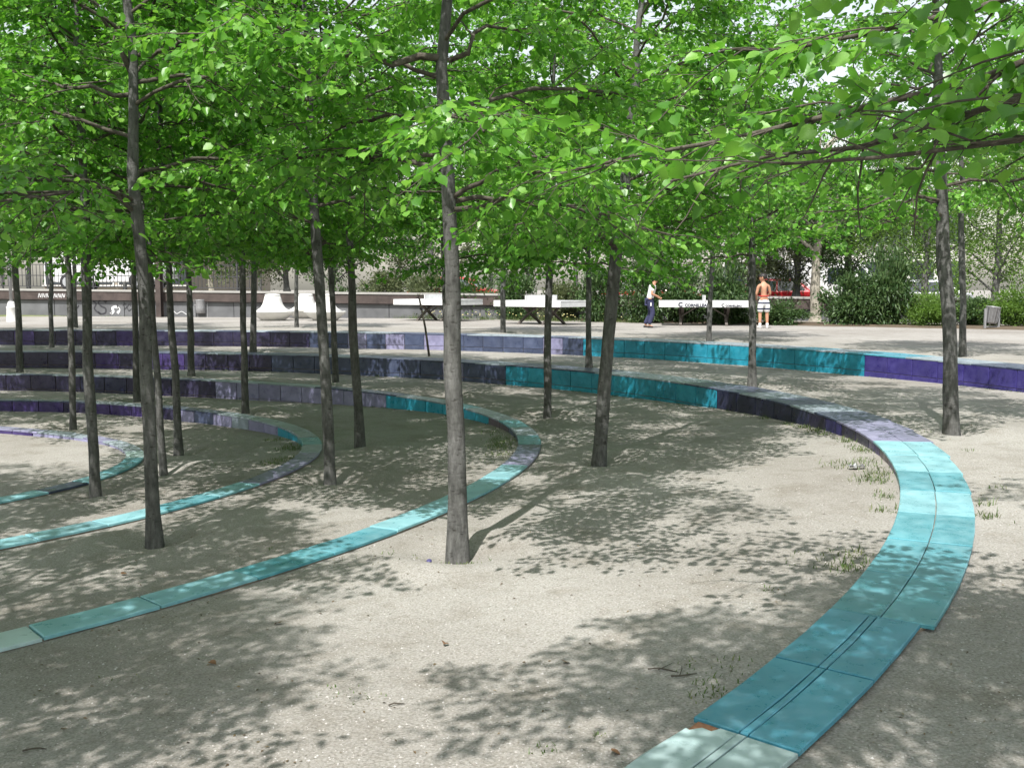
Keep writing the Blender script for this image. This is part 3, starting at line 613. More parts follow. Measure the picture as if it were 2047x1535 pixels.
LIMBS = {
 'T1': [[(893, 118, 0), (800, 122, -.1), (680, 105, -.2), (590, 72, -.3), (480, 25, -.5)], [(897, 122, 0), (930, 105, 0), (950, 70, .1), (965, 56, .2), (1080, 60, .5)], [(895, 228, 0), (800, 228, .1), (700, 250, .3), (600, 300, .4)],
        [(905, 395, 0), (970, 350, -.2), (1060, 320, -.4), (1160, 300, -.7)], [(900, 330, 0), (820, 300, .2), (720, 330, .5)], [(906, 420, 0), (990, 400, -.5), (1090, 345, -1.0), (1190, 330, -1.4)]],
 'T2': [[(266, 150, 0), (240, 80, -.1), (205, 30, -.2), (150, -30, -.3)], [(262, 190, 0), (190, 185, 0), (100, 170, .1), (15, 150, .2)], [(268, 165, 0), (330, 158, .1), (420, 155, .2), (520, 165, .4)], [(264, 108, 0), (330, 108, -.1), (375, 85, -.2), (470, 60, -.4)],
        [(275, 430, 0), (225, 380, -.2), (110, 330, -.5), (30, 300, -.8)]],
 'T5': [[(1235, 500, 0), (1160, 440, -.4), (1080, 400, -.9), (1000, 400, -1.3)], [(1240, 440, 0), (1320, 380, -.4), (1420, 350, -.9), (1500, 350, -1.4)], [(1235, 480, 0), (1330, 450, -.6), (1440, 430, -1.0)]],
 'T6': [[(1888, 430, 0), (1800, 430, -.2), (1700, 460, -.5), (1620, 470, -.8)], [(1886, 400, 0), (1820, 400, .1), (1720, 440, .4)], [(1886, 300, 0), (1960, 260, -.2), (2060, 240, -.4)]],
 'T4': [], 'T3': [],
}
for i, (n, bx, by, ux, uy, wpx, lab) in enumerate(TREES):
    b = TP[n]; dep = b.y; top = at_depth(ux, uy, dep); r0 = wpx * dep / F / 2 * 0.84; b2 = Vector((b.x, b.y, float(G(b.x, b.y)) + 0.0))
    lm = LIMBS.get(n)
    if lm is not None:
        make_tree(n, b2, top, r0, lab, 20 + i, [traced(b2, dep, p, 0.024 if q == 0 else 0.017) for q, p in enumerate(lm)], parts=150 if n in ('T1', 'T5') else 90, zmin=1.74 if n == 'T5' else 2.02, nl_auto={'T5': 27, 'T1': 15, 'T2': 14}.get(n, 20), dens=1.65, bare=0.4 if n == 'T2' else 0.05)
    else:
        make_tree(n, b2, top, r0, lab, 20 + i, height=random.Random(i).uniform(5.3, 6.2) + (0.6 if bx < 420 else 0), var={'T11': 5, 'T14': 6, 'T20': 5, 'T24': 6, 'T25': 5}.get(n))
# the linden beside the picture whose long limbs reach into it
tr = Vector((3.1, 2.7, float(G(3.1, 2.7))))
def rel(pix): return np.array([np.array(at_depth(x, y, d)) - np.array(tr) for x, y, d in pix])
make_tree('TR', tr, tr + Vector((0.05, 0.1, 2)), 0.075, 'linden whose long drooping limbs reach in over the wide turquoise bench from outside the view', 71,
          [(np.vstack([[0, 0, 2.35], rel([(2300, 20, 2.9), (2047, 95, 3.2), (1850, 168, 3.4), (1690, 222, 3.6), (1500, 262, 3.9), (1300, 285, 4.2), (1080, 335, 4.5)])]), 0.022),
           (np.vstack([[0, 0, 2.2], rel([(2250, 130, 2.8), (2047, 195, 3.0), (1950, 225, 3.0), (1830, 275, 3.2), (1640, 310, 3.5), (1430, 320, 3.7), (1330, 350, 3.8)])]), 0.018),
           (np.vstack([[0, 0, 2.1], rel([(2300, 240, 2.7), (2060, 270, 2.9), (1900, 290, 3.0), (1700, 310, 3.2), (1560, 330, 3.3)])]), 0.015),
           (np.vstack([[0, 0, 2.7], rel([(2200, -90, 3.2), (1900, 20, 3.5), (1650, 70, 3.9), (1400, 110, 4.3)])]), 0.02)], parts=300, dens=0.68, leaf=0.057, nl_auto=7, cull=2.7, zmin=1.92)
for i, (x, y) in enumerate(OFF[1:]):
    z = float(G(x, y)); near = math.hypot(x, y) < 4.2
    make_tree('off', Vector((x, y, z)), Vector((x + 0.05 * math.sin(i), y + 0.05 * math.cos(i), z + 2)), 0.07, 'young linden of the grove standing beyond the edges of the view', 200 + i,
              [] if near else None, cull=1.4, parts=0, height=6.0, nl_auto=34, reach={(0.45, 0.5): 1.7, (-3.2, 1.2): 1.4, (-3.6, 3.5): 1.5}.get((x, y), 2.0), zmin=2.95 if (x, y) in ((0.45, 0.5), (-3.2, 1.2)) else 2.02, h0=2.9 if (x, y) in ((0.45, 0.5), (-3.2, 1.2)) else 2.22)

# ------------------------------------------------------------------ behind the terrace: retaining wall, street, hedges
WA = Vector((-19.96, 39.0, 0)); WB = Vector((15.87, 31.0, 0)); WD = (WB - WA).normalized(); WN = Vector((-WD.y, WD.x, 0))     # along, and away from the viewer
WANG = math.atan2(WD.y, WD.x); WLEN = (WB - WA).length
wall_top = lambda s: 1.02 - 0.32 * s / WLEN
def WP(s, n, z): q = WA + WD * s + WN * n; return Vector((q.x, q.y, z))
def wall_s(px):                                      # distance along the wall under a photograph column
    u = (px - CX) / F; return (u * WA.y - WA.x) / (WD.x - u * WD.y)
wall = empty('retaining_wall', WA); wall.rotation_euler = (0, 0, WANG)
tag(wall, 'long grey concrete retaining wall with brown steel beam and graffiti behind the terrace', 'wall')
S0, S1 = -14.0, WLEN + 16
mb = MB()
V = []
for s in (S0, S1):
    t = wall_top(s) - 0.06
    V += [(s, 0.03, -0.6), (s, 0.40, -0.6), (s, 0.40, t), (s, 0.03, t)]
mb.add(V, [(0, 1, 2, 3), (7, 6, 5, 4), (0, 4, 5, 1), (1, 5, 6, 2), (2, 6, 7, 3), (3, 7, 4, 0)]); mb.build('wall_core', M['concrete'], wall)
s = S0; rw = random.Random(3)
while s < S1:
    e = min(s + 1.5, S1); j = rw.uniform(0, 0.012); t0, t1 = wall_top(s) - 0.42, wall_top(e) - 0.42
    MB().add([(s + .012, -0.02 - j, -0.6), (e - .012, -0.02 - j, -0.6), (e - .012, 0.05, -0.6), (s + .012, 0.05, -0.6), (s + .012, -0.02 - j, t0), (e - .012, -0.02 - j, t1), (e - .012, 0.05, t1), (s + .012, 0.05, t0)],
             [(0, 3, 2, 1), (4, 5, 6, 7), (0, 1, 5, 4), (1, 2, 6, 5), (2, 3, 7, 6), (3, 0, 4, 7)]).build('wall_panel', M['concrete'], wall)
    s = e
V = []
for s in (S0, S1):
    t = wall_top(s); V += [(s, -0.14, t - 0.40), (s, 0.06, t - 0.40), (s, 0.06, t - 0.075), (s, -0.14, t - 0.075)]
MB().add(V, [(0, 1, 2, 3), (7, 6, 5, 4), (0, 4, 5, 1), (1, 5, 6, 2), (2, 6, 7, 3), (3, 7, 4, 0)]).build('steel_beam', M['rust'], wall)
V = []
for s in (S0, S1):
    t = wall_top(s); V += [(s, -0.17, t - 0.072), (s, 0.55, t - 0.072), (s, 0.55, t), (s, -0.17, t)]
MB().add(V, [(0, 1, 2, 3), (7, 6, 5, 4), (0, 4, 5, 1), (1, 5, 6, 2), (2, 6, 7, 3), (3, 7, 4, 0)]).build('coping', M['paving'], wall)
def stroke(pts, w, y):
    pts = [Vector((a, 0, b)) for a, b in pts]; V = []; Fc = []
    for i, p in enumerate(pts):
        d = (pts[min(i + 1, len(pts) - 1)] - pts[max(i - 1, 0)]).normalized(); n = Vector((-d.z, 0, d.x)) * w / 2
        for q in (p - n, p + n): V += [(q.x, y, q.z), (q.x, y + 0.006, q.z)]
    for i in range(len(pts) - 1):
        a = i * 4; b = a + 4; Fc += [(a, b, b + 2, a + 2), (a + 1, a + 3, b + 3, b + 1), (a, a + 1, b + 1, b), (a + 2, b + 2, b + 3, a + 3)]
    return V, Fc
def curve(cx, cz, pts, n=6):
    out = []
    for i in range(len(pts) - 1):
        p0 = pts[max(i - 1, 0)]; p1 = pts[i]; p2 = pts[i + 1]; p3 = pts[min(i + 2, len(pts) - 1)]
        for k in range(n):
            t = k / n; out.append(tuple(0.5 * ((2 * p1[j]) + (-p0[j] + p2[j]) * t + (2 * p0[j] - 5 * p1[j] + 4 * p2[j] - p3[j]) * t * t + (-p0[j] + 3 * p1[j] - 3 * p2[j] + p3[j]) * t ** 3) + (cx, cz)[j] for j in (0, 1)))
    out.append((pts[-1][0] + cx, pts[-1][1] + cz)); return out
gs = wall_s(190); gz = 0.03
for pts, w, mt in (([(0, .5), (.12, .42), (.05, .22), (.3, .02)], .05, 'spray'), ([(.55, .46), (.38, .58), (.22, .47), (.34, .33), (.52, .24), (.5, .08), (.32, .04), (.2, .12)], .055, 'spray'), ([(.5, .5), (.6, .52)], .04, 'spray'),
                   ([(.72, .03), (.85, .12), (.82, .26), (1.0, .3), (1.1, .18), (1.02, .06)], .10, 'spraywhite'), ([(1.02, .38), (1.06, .22), (1.1, .22)], .06, 'spray'), ([(.74, .0), (.78, .1)], .06, 'spray'),
                   ([(1.25, .35), (1.35, .42), (1.42, .3), (1.52, .4), (1.6, .33)], .022, 'spray'), ([(1.3, .2), (1.42, .28), (1.5, .16), (1.62, .24)], .022, 'spray'), ([(-.9, .3), (-.8, .42), (-.72, .26), (-.62, .36)], .03, 'spray'),
                   ([(3.2, .02), (3.35, .16), (3.5, .06), (3.7, .14), (3.9, .03)], .025, 'spraywhite')):
    V, Fc = stroke(curve(gs, gz, pts), w, -0.041); MB().add(V, Fc).build('graffiti_stroke', M[mt], wall)
gs = wall_s(85)
for i in range(7):
    q = gs + i * 0.17; V, Fc = stroke(curve(q, wall_top(q) - .33, [(0, 0), (.05, .16), (.1, .02), (.15, .15)]), .022, -0.148); MB().add(V, Fc).build('graffiti_stroke', M['spraywhite'], wall)

def strip(name, n0, n1, dz, mat, s0=S0 - 60, s1=S1 + 60):
    V = [WP(s, n, wall_top(s) + dz) for s, n in ((s0, n0), (s1, n0), (s1, n1), (s0, n1))]
    V += [v - Vector((0, 0, 0.12)) for v in V]
    me = pydata(name, V, [(0, 1, 2, 3), (7, 6, 5, 4), (0, 4, 5, 1), (1, 5, 6, 2), (2, 6, 7, 3), (3, 7, 4, 0)]); o = mesh_obj(name, me, M[mat]); tag(o, kind='structure'); return o
strip('near_pavement', 0.56, 3.2, -0.02, 'paving'); strip('street', 3.2, 13.0, -0.82, 'asphalt'); strip('far_pavement', 13.0, 17.5, -0.70, 'paving')

# street railing on top of the wall
rail = empty('street_railing', WP(S0, 0.3, wall_top(S0))); rail.rotation_euler = (0, 0, WANG); tag(rail, 'dark steel bar railing standing on the retaining wall', 'railing')
slope = -0.32 / WLEN
RL = wall_s(500) - S0
pm = MB().box(-.025, .025, -.025, .025, 0, 1.0); pme = pydata('post', pm.v, pm.f); pme.materials.append(M['steel'])
bm_ = MB().box(-.009, .009, -.009, .009, 0.1, 0.92); bme = pydata('bar', bm_.v, bm_.f); bme.materials.append(M['steel'])
q = 0.0
while q < RL:
    o = mesh_obj('post', pme, None, rail); o.location = (q, 0, q * slope); q += 2.0
q = 0.16
while q < RL:
    o = mesh_obj('bar', bme, None, rail); o.location = (q, 0, q * slope); q += 0.16
for z in (0.1, 0.52, 0.94):
    MB().bar((0, 0, z), (RL, 0, z + RL * slope), .03).build('rail', M['steel'], rail)

# ---- shrubs and background trees
def leaf_cloud(seed, n, rx, ry, rz, zc, size, clumps=46, tight=0.20, hollow=0.45, lance=True):
    g = np.random.default_rng(seed); d = g.normal(size=(clumps, 3)); d /= np.linalg.norm(d, axis=1, keepdims=True); rr = hollow + (1 - hollow) * g.random((clumps, 1)) ** 0.6
    C = d * rr * np.array([rx, ry, rz]) + np.array([0, 0, zc]); C[:, 2] = np.maximum(C[:, 2], 0.06)
    i = g.integers(0, clumps, n); sc = tight * (0.6 + 0.8 * g.random(clumps))
    P = C[i] + g.normal(size=(n, 3)) * sc[i][:, None] * np.array([rx, ry, rz * 0.8]); P[:, 2] = np.maximum(P[:, 2], 0.02 + 0.1 * g.random(n))
    D = P - np.array([0, 0, zc * 0.6]); D /= np.linalg.norm(D, axis=1, keepdims=True); D += g.normal(size=(n, 3)) * 0.6; Nn = np.array([0, 0, 1.0]) + g.normal(size=(n, 3)) * 0.6
    u, v, w = leaf_frames(P, D, Nn); sz = size * (0.6 + 0.7 * g.random(n))
    if lance: A = leaf_geo(P, u, v, w, sz, LANCE_V, LANCE_Q, LANCE_T)
    else: A = leaf_geo(P, u, v, w, sz, LEAF_V, LEAF_Q, LEAF_T)
    return np_mesh('foliage', A[0], [A[1], A[2]], True), C
SHR = []
for k, (mt, sz, nn) in enumerate((('shrub', .13, 5200), ('shrub', .11, 6000), ('olive', .10, 6500), ('shrub', .12, 5200), ('feather', .09, 7000))):
    me, C = leaf_cloud(300 + k, nn, 0.85, 0.7, 0.55, 0.5, sz, clumps=30, tight=.24, hollow=.25); me.materials.append(M[mt]); SHR.append((me, C))
def shrub(px, py, h, wpx, var, label, push=0.8):
    b = on_ground(px, py); b = b + Vector((b.x, b.y, 0)).normalized() * (2.7 if px > 1900 else 1.7 if px > 1600 else 1.0); b.z = float(G(b.x, b.y)); root = empty('shrub', b, 1.3 * var + px * 0.01); tag(root, label, 'shrub', 'shrubs along the terrace edge')
    w = wpx * b.y / F / 1.7; me, C = SHR[var]
    o = mesh_obj('foliage', me, None, root); o.scale = (w, w * 0.85, h); o['kind'] = 'stuff'
    mb = MB(); g = random.Random(px)
    for c in C[::4]: mb.tube([(g.uniform(-.08, .08), g.uniform(-.08, .08), -0.05), (c[0] * w * .4, c[1] * w * .4, c[2] * h * .5), (c[0] * w, c[1] * w * .85, c[2] * h)], [.018, .012, .005], 5)
    mb.build('stems', M['twig'], root); return root
for px, py, h, w, v, lab in (
    (700, 634, 0.95, 95, 0, 'dark shrub in deep shade beside the right hand bell seat'), (775, 635, 1.7, 120, 2, 'olive grey bush behind the left end of the ping pong table with small lettered net'),
    (860, 637, 1.55, 110, 2, 'olive grey bush directly behind the ping pong table with small lettered net'), (950, 638, 1.25, 110, 0, 'dark low bush beyond the thickest linden trunk'),
    (1030, 640, 1.5, 100, 1, 'dense bush behind the left half of the middle ping pong table'), (1120, 642, 1.25, 110, 2, 'greyish bush behind the right half of the middle ping pong table'),
    (1205, 645, 1.6, 100, 1, 'dark bush to the left of the child in white shirt'), (1290, 647, 1.7, 110, 1, 'dark bush directly behind the child in white shirt'), (1370, 648, 1.5, 110, 3, 'bush behind the lettered ping pong table, under its net'),
    (1455, 650, 1.6, 110, 0, 'bush behind the right half of the lettered ping pong table'), (1560, 652, 0.62, 90, 0, 'low dark bush to the right of the bare backed child'),
    (1700, 655, 1.35, 120, 3, 'tall dark glossy bush to the right of the pale leaning tree'), (1765, 656, 1.9, 100, 0, 'tallest dark glossy bush leaning over the wall'), (1850, 658, 0.85, 110, 4, 'low bush left of the pale mottled linden'),
    (1945, 660, 0.75, 100, 3, 'low bush just left of the tilted metal bin'), (2030, 662, 0.95, 110, 4, 'low bush behind the tilted metal bin'), (2120, 664, 1.0, 120, 0, 'dark bush past the tilted metal bin')):
    shrub(px, py, h / 1.05, w, v, lab)
def bgtree(px, py, depth, H, Rw, clear, var, label, mat, leafsize=.16, n=9000, r0=.13, bark='bark', lean=(0, 0), limbs=9):
    if depth is None: b = on_ground(px, py); b.z = float(G(b.x, b.y))
    else:
        b = at_depth(px, 600, depth); rel_ = b - WA; s = rel_.dot(WD); nn = rel_.dot(WN); b.z = wall_top(s) - (0.03 if nn < 3.2 else 0.83) if nn > 0.4 else float(G(b.x, b.y))
    root = empty('background_tree', b); tag(root, label, 'tree', 'trees along the street')
    top = H; pts = [(0, 0, -0.1)] + [(lean[0] * z + .05 * math.sin(z * 1.7 + px), lean[1] * z + .05 * math.cos(z * 1.3 + px), z) for z in np.linspace(0.4, top * .9, 9)]
    trunk_obj(root, pts, r0, mat=M[bark], seed=(px + 90) % 17)
    rz = (H - clear) / 2; me, C = leaf_cloud(px + 907, n, Rw, Rw, rz, clear + rz, leafsize, clumps=70, tight=.15, hollow=.3); me.materials.append(M[mat])
    o = mesh_obj('foliage', me, None, root); o['kind'] = 'stuff'
    mb = MB(); g = random.Random(px)
    for c in C[::5]:
        z0 = max(clear * .85, c[2] - 0.5 * math.hypot(c[0], c[1]) - .4); z0 = min(z0, H * .85)
        mb.tube([(lean[0] * z0, lean[1] * z0, z0), (c[0] * .5, c[1] * .5, (z0 + c[2]) / 2 + .15), tuple(c)], [r0 * .35, r0 * .2, .01], 5)
    mb.build('limbs', M[bark], root); return root
bgtree(1630, 643, None, 7.0, 2.4, 2.4, 0, 'pale barked tree with flared foot at the terrace edge beside the shirtless child', 'shrub', .13, 9000, .17, 'palebark')
for a in ((60, 44, 9.5, 3.2, 2.6, 'tree on the far pavement in front of the sand coloured house', 'leaf'), (425, 40.5, 8, 2.6, 2.6, 'pale trunked street tree rising behind the litter drum', 'leaf'),
          (250, 52, 11, 3.6, 3.0, 'tall street tree behind the railing near the graffiti', 'shrub'), (640, 44, 9, 3.2, 2.0, 'olive grey street tree above the white bell seats', 'olive'), (800, 50, 11, 3.6, 2.2, 'tall grey green street tree behind the lettered net table', 'olive'),
          (980, 46, 10.5, 3.2, 1.6, 'dark street tree beyond the thickest linden', 'shrub'), (1150, 43, 10, 3.2, 1.8, 'dark street tree above the middle ping pong table', 'shrub'), (1330, 47, 11.5, 3.4, 2.0, 'street tree above the child in white shirt', 'leaf'),
          (1460, 36, 8.5, 2.2, 2.3, 'slim street tree behind the net of the lettered table', 'leaf'), (1760, 40, 8, 2.4, 1.2, 'dark leafy street tree behind the tallest glossy bush', 'shrub'), (1850, 31.2, 5.4, 2.3, 0.5, 'feathery light green tree left of the tilted metal bin', 'feather'),
          (1990, 30.6, 5.8, 2.6, 0.6, 'feathery light green tree behind the tilted metal bin', 'feather'), (2130, 30.5, 6.5, 2.8, .8, 'feathery light green tree past the tilted metal bin', 'feather'), (1560, 58, 9, 3.6, 3.0, 'tree across the street beyond the red cars', 'olive'),
          (480, 39.5, 3.6, 1.7, .4, 'grey green thicket behind the litter drum', 'olive'), (575, 39.0, 3.4, 1.6, .4, 'olive grey thicket behind the left bell seat', 'olive'), (665, 38.6, 3.6, 1.6, .3, 'dark thicket behind the right bell seat', 'shrub'), (1500, 33.8, 3.6, 1.5, .35, 'olive grey thicket behind the right half of the lettered table', 'olive'), (1590, 33.4, 3.2, 1.2, .5, 'sparse grey green thicket left of the pale barked tree', 'olive'), (1690, 32.6, 4.2, 1.5, .4, 'dark thicket right of the pale barked tree', 'shrub'), (1300, 34.6, 3.2, 1.5, .3, 'dark thicket behind the child in white shirt', 'shrub'), (860, 38, 3.6, 1.8, .3, 'grey green thicket behind the table with the small lettered net', 'olive'), (1060, 36.5, 3.4, 1.8, .3, 'dark thicket behind the middle table', 'shrub'), (-80, 40, 10, 3.4, 2.4, 'street tree beyond the lamp post', 'leaf'), (520, 56, 12, 4, 3, 'broad tree across the street behind the bell seats', 'shrub')):
    bgtree(a[0], 0, a[1], a[2], a[3], a[4], 0, a[5], a[6], (.17 if a[2] > 5 else .12) if a[6] != 'feather' else .10, 6500 if a[6] != 'feather' else 15000, .11, 'palebark' if a[0] == 425 else 'bark')
# planting bed under the hedge and turf strips
def ribbon(name, pts, w, mat, lift):
    V = []; Fc = []
    P = [on_ground(*p) for p in pts]; Q = []
    for i in range(len(P) - 1):
        for t in np.linspace(0, 1, 8, endpoint=False): Q.append(P[i].lerp(P[i + 1], t))
    for q in Q:
        for j in range(5):
            d = Vector((q.x, q.y, 0)).normalized(); e = q + d * (w * j / 4); V.append((e.x, e.y, float(G(e.x, e.y)) + (lift if 0 < j < 4 else -0.03)))
    for i in range(len(Q) - 1):
        for j in range(4): a = i * 5 + j; Fc.append((a, a + 5, a + 6, a + 1))
    return tag(mesh_obj(name, pydata(name, V, Fc, True), M[mat]), kind='structure')
BED = [(650, 634), (775, 634), (950, 637), (1120, 641), (1290, 646), (1455, 649), (1700, 654), (1850, 657), (2030, 661), (2150, 664)]
ribbon('planting_bed', BED, 3.2, 'soil', 0.05)
ribbon('turf_strip', [(-60, 634), (120, 633), (300, 632), (500, 632), (640, 633)], 4.2, 'turf', 0.03)

# ---- grass, weeds and gravel
def blades(spots, seed=1):
    g = np.random.default_rng(seed); sp_ = np.repeat(np.array([(x, y, q, h) for x, y, n, q, h in spots], float), [int(t[2]) for t in spots], axis=0); n = len(sp_)
    a = g.random(n) * 6.28; r = sp_[:, 2] * g.random(n) ** .7; bx = sp_[:, 0] + np.cos(a) * r; by = sp_[:, 1] + np.sin(a) * r; bz = G(bx, by) - 0.004
    an = g.random(n) * 6.28; hh = sp_[:, 3] * (0.25 + 0.75 * g.random(n) ** 1.5); le = hh * (0.3 + 1.0 * g.random(n)); w = 0.0018 + 0.002 * g.random(n); c, s = np.cos(an), np.sin(an)
    V = np.stack([np.stack(q, 1) for q in ((bx - s * w, by + c * w, bz), (bx + s * w, by - c * w, bz), (bx + c * le * .4 + s * w * .8, by + s * le * .4 - c * w * .8, bz + hh * .65), (bx + c * le * .4 - s * w * .8, by + s * le * .4 + c * w * .8, bz + hh * .65), (bx + c * le, by + s * le, bz + hh))], 1)
    T = np.array([(0, 1, 2), (0, 2, 3), (3, 2, 4)]); k = (np.arange(n) * 5)[:, None, None]
    return np_mesh('grass', V.reshape(-1, 3), [(k + T[None]).reshape(-1, 3)])
sp = []; gg = random.Random(9)
def along(k, a, b, n, dr, cnt, sprd, h):
    for _ in range(n):
        p = rad(gg.uniform(a, b)); q = P3(k, p, dr + gg.gauss(0, .03), 0); sp.append((q.x, q.y, int(cnt * 1.3 * gg.uniform(.2, 1.4)), sprd * 1.1, h * .55))
along('B', -8, 12, 26, -0.10, 26, .09, .09); along('B', 14, 50, 22, -0.06, 10, .06, .07); along('B', -30, -8, 16, -0.12, 26, .10, .10); along('B', 55, 110, 22, -.05, 12, .06, .10)
along('C', -6, 14, 20, -0.18, 40, .16, .08); along('C', 14, 45, 14, -0.05, 10, .06, .06); along('D', -4, 22, 18, -0.14, 40, .13, .07); along('A', 10, 60, 26, -.06, 9, .07, .07); along('B', -24, 14, 8, 0.64, 10, .08, .07)
for px, py, n, s_, h in ((1975, 1035, 90, .07, .12), (1965, 1010, 70, .06, .11), (1655, 1120, 160, .20, .06), (1700, 1108, 90, .13, .06), (670, 1385, 40, .07, .035), (735, 1400, 40, .07, .035), (695, 1392, 16, .08, .03), (1195, 1475, 26, .03, .05), (1425, 1330, 90, .14, .05), (1440, 1375, 90, .1, .05), (1420, 1395, 60, .08, .06), (1540, 1180, 40, .05, .04), (930, 1115, 120, .14, .05), (1700, 930, 260, .22, .10), (1740, 960, 200, .16, .11), (545, 1100, 30, .05, .04), (235, 1360, 30, .1, .04), (760, 1120, 60, .2, .04), (1085, 1500, 40, .05, .05)):
    q = on_ground(px, py); sp.append((q.x, q.y, max(6, n // 2), s_ * 1.2, h * .6))
tag(mesh_obj('grass', blades(sp), M['grass']), 'thin weeds and grass sprouting along the tile walls and gravel', 'grass', kind='stuff')
sp2 = []
for _ in range(420):
    px = gg.uniform(-30, 1290); yy = 633 + max(0, (px - 600)) / 690 * 13; q = on_ground(px, yy); q += Vector((q.x, q.y, 0)).normalized() * gg.uniform(-.15, .5 if px > 640 else 3.6); sp2.append((q.x, q.y, 16, .22, .20 if px > 640 else .08))
tag(mesh_obj('grass_verge', blades(sp2, 3), M['grass']), 'ragged grass verge along the foot of hedge and wall', 'grass', kind='stuff')
fl = MB()
for _ in range(90):
    px = gg.uniform(690, 1250); yy = 634 + max(0, (px - 690)) / 600 * 12; q = on_ground(px, yy); q += Vector((q.x, q.y, 0)).normalized() * gg.uniform(0, .4); q.z = float(G(q.x, q.y)) + gg.uniform(.14, .26)
    r = .022; fl.add([q + Vector(v) * r for v in ((1, 0, 0), (0, 1, 0), (-1, 0, 0), (0, -1, 0), (0, 0, .8), (0, 0, -.8))], [(0, 1, 4), (1, 2, 4), (2, 3, 4), (3, 0, 4), (1, 0, 5), (2, 1, 5), (3, 2, 5), (0, 3, 5)])
tag(fl.build('verge_flowers', M['flower']), 'tiny cream flowers dotted along the grass verge by the hedge', 'flowers', kind='stuff')
def gravel():
    g = np.random.default_rng(4); n = 15000; d = 2.9 + 6.5 * g.random(n) ** 1.5; px = g.uniform(-60, 2110, n); X = (px - CX) / F * d * 1.03; Y = d
    r = np.hypot(X - C0[0], Y - C0[1]); p = np.arctan2(Y - C0[1], X - C0[0]); ok = np.ones(n, bool)
    for k in RINGS: ok &= ~((r > r_in(k, p) - .03) & (r < r_out(k, p) + .03))
    X, Y = X[ok], Y[ok]; n = len(X); Z = G(X, Y); s = 0.0022 + 0.0042 * g.random(n) ** 2.5
    O = np.array([(1, 0, 0), (0, 1, 0), (-1, 0, 0), (0, -1, 0), (0, 0, .75), (0, 0, -.6)], float)
    V = np.stack([X, Y, Z + s * .15], 1)[:, None, :] + s[:, None, None] * (O[None] * g.uniform(.6, 1.4, (n, 6, 3)))
    T = np.array([(0, 1, 4), (1, 2, 4), (2, 3, 4), (3, 0, 4)]); b = (np.arange(n) * 6)[:, None, None]
    return np_mesh('gravel', V.reshape(-1, 3), [(b + T[None]).reshape(-1, 3)])
m, nt, b_, _ = mat_nodes('pebble'); geo = nt.nodes.new('ShaderNodeNewGeometry'); r_ = ramp(nt, geo.outputs['Random Per Island'], [(0, (.20, .18, .16)), (.5, (.38, .35, .32)), (1, (.47, .455, .44))]); nt.links.new(r_.outputs[0], b_.inputs['Base Color']); b_.inputs['Roughness'].default_value = .85
tag(mesh_obj('gravel', gravel(), m), 'loose pale gravel grains strewn over the sandy ground', 'gravel', kind='stuff')

# ------------------------------------------------------------------ things on the terrace
def terr(px, py): q = on_ground(px, py); q.z = float(G(q.x, q.y)); return q
def text_mesh(txt, size):
    cu = bpy.data.curves.new('lettering', 'FONT'); cu.body = txt; cu.size = size; cu.extrude = 0.002; cu.offset = 0.05 * size; cu.resolution_u = 2; o = bpy.data.objects.new('tmp', cu); COL.objects.link(o)
    dg_ = bpy.context.evaluated_depsgraph_get(); me = bpy.data.meshes.new_from_object(o.evaluated_get(dg_)); bpy.data.objects.remove(o); me.materials.clear(); me.materials.append(M['ink']); return me
def table(px, py, rot, Ln, Wd, label, words, netword, lf=.18):
    b = terr(px, py); root = empty('ping_pong_table', b, rot); tag(root, label, 'table', 'ping pong tables on the terrace'); H = .70
    MB().box(-Ln / 2, Ln / 2, -Wd / 2, Wd / 2, H - .03, H).build('table_top', M['white'], root)
    for sy in (-1, 1): MB().box(-Ln / 2 + .004, Ln / 2 - .004, sy * Wd / 2 - .012 + (-.004 if sy > 0 else .004), sy * Wd / 2 + .012 + (-.004 if sy > 0 else .004), H - .18, H - .032).build('apron', M['white'], root)
    for sx in (-1, 1): MB().box(sx * Ln / 2 - .012 - sx * .018, sx * Ln / 2 + .012 - sx * .018, -Wd / 2 + .03, Wd / 2 - .03, H - .18, H - .032).build('apron', M['white'], root)
    net = MB().box(-.012, .012, -Wd / 2 - .05, Wd / 2 + .05, H + .004, H + .155).build('net', M['white'], root)
    for sx in (-1, 1):
        x = sx * Ln * lf; mb = MB(); h = H - .18
        mb.bar((x - .02, -Wd * .36, 0.0), (x - .02, Wd * .24, h), .075, .055); mb.bar((x + .04, Wd * .36, 0.0), (x + .04, -Wd * .24, h), .075, .055); mb.box(x - .05, x + .07, -Wd * .2, Wd * .2, h - .06, h - .004)
        for sy in (-1, 1): mb.bar((x - sx * .02, sy * Wd * .1, h * .5), (x - sx * .42, sy * Wd * .1, h - .02), .03)
        mb.build('leg_frame', M['leg'], root)
    for w, sx, size, dx in words:
        o = mesh_obj('lettering', text_mesh(w, size), None, root); o.rotation_euler = (math.pi / 2, 0, 0); o.location = (dx, -Wd / 2 - .0125, H - .165)
    if netword:
        o = mesh_obj('lettering', text_mesh(netword, .09), None, root); o.rotation_euler = (math.pi / 2, 0, -math.pi / 2); o.location = (-.016, .45, H + .04)
    return root
table(1406, 650, rad(-8), 2.55, 1.4, 'white ping pong table with dark lettering on its apron, children at both ends', [('C', 0, .17, -.74), ('CORNILLEAU', 0, .115, -.56), ('C', 0, .12, .45), ('CORNILLEAU', 0, .075, .56)], '', .25)
table(1082, 648, rad(-40), 2.5, 1.4, 'white ping pong table in the middle, plain apron, leaf shadows on its net', [], 'CORNILLEAU')
table(876, 641, rad(-30), 2.55, 1.45, 'white ping pong table half hidden behind the thickest linden trunk', [], 'Krams')

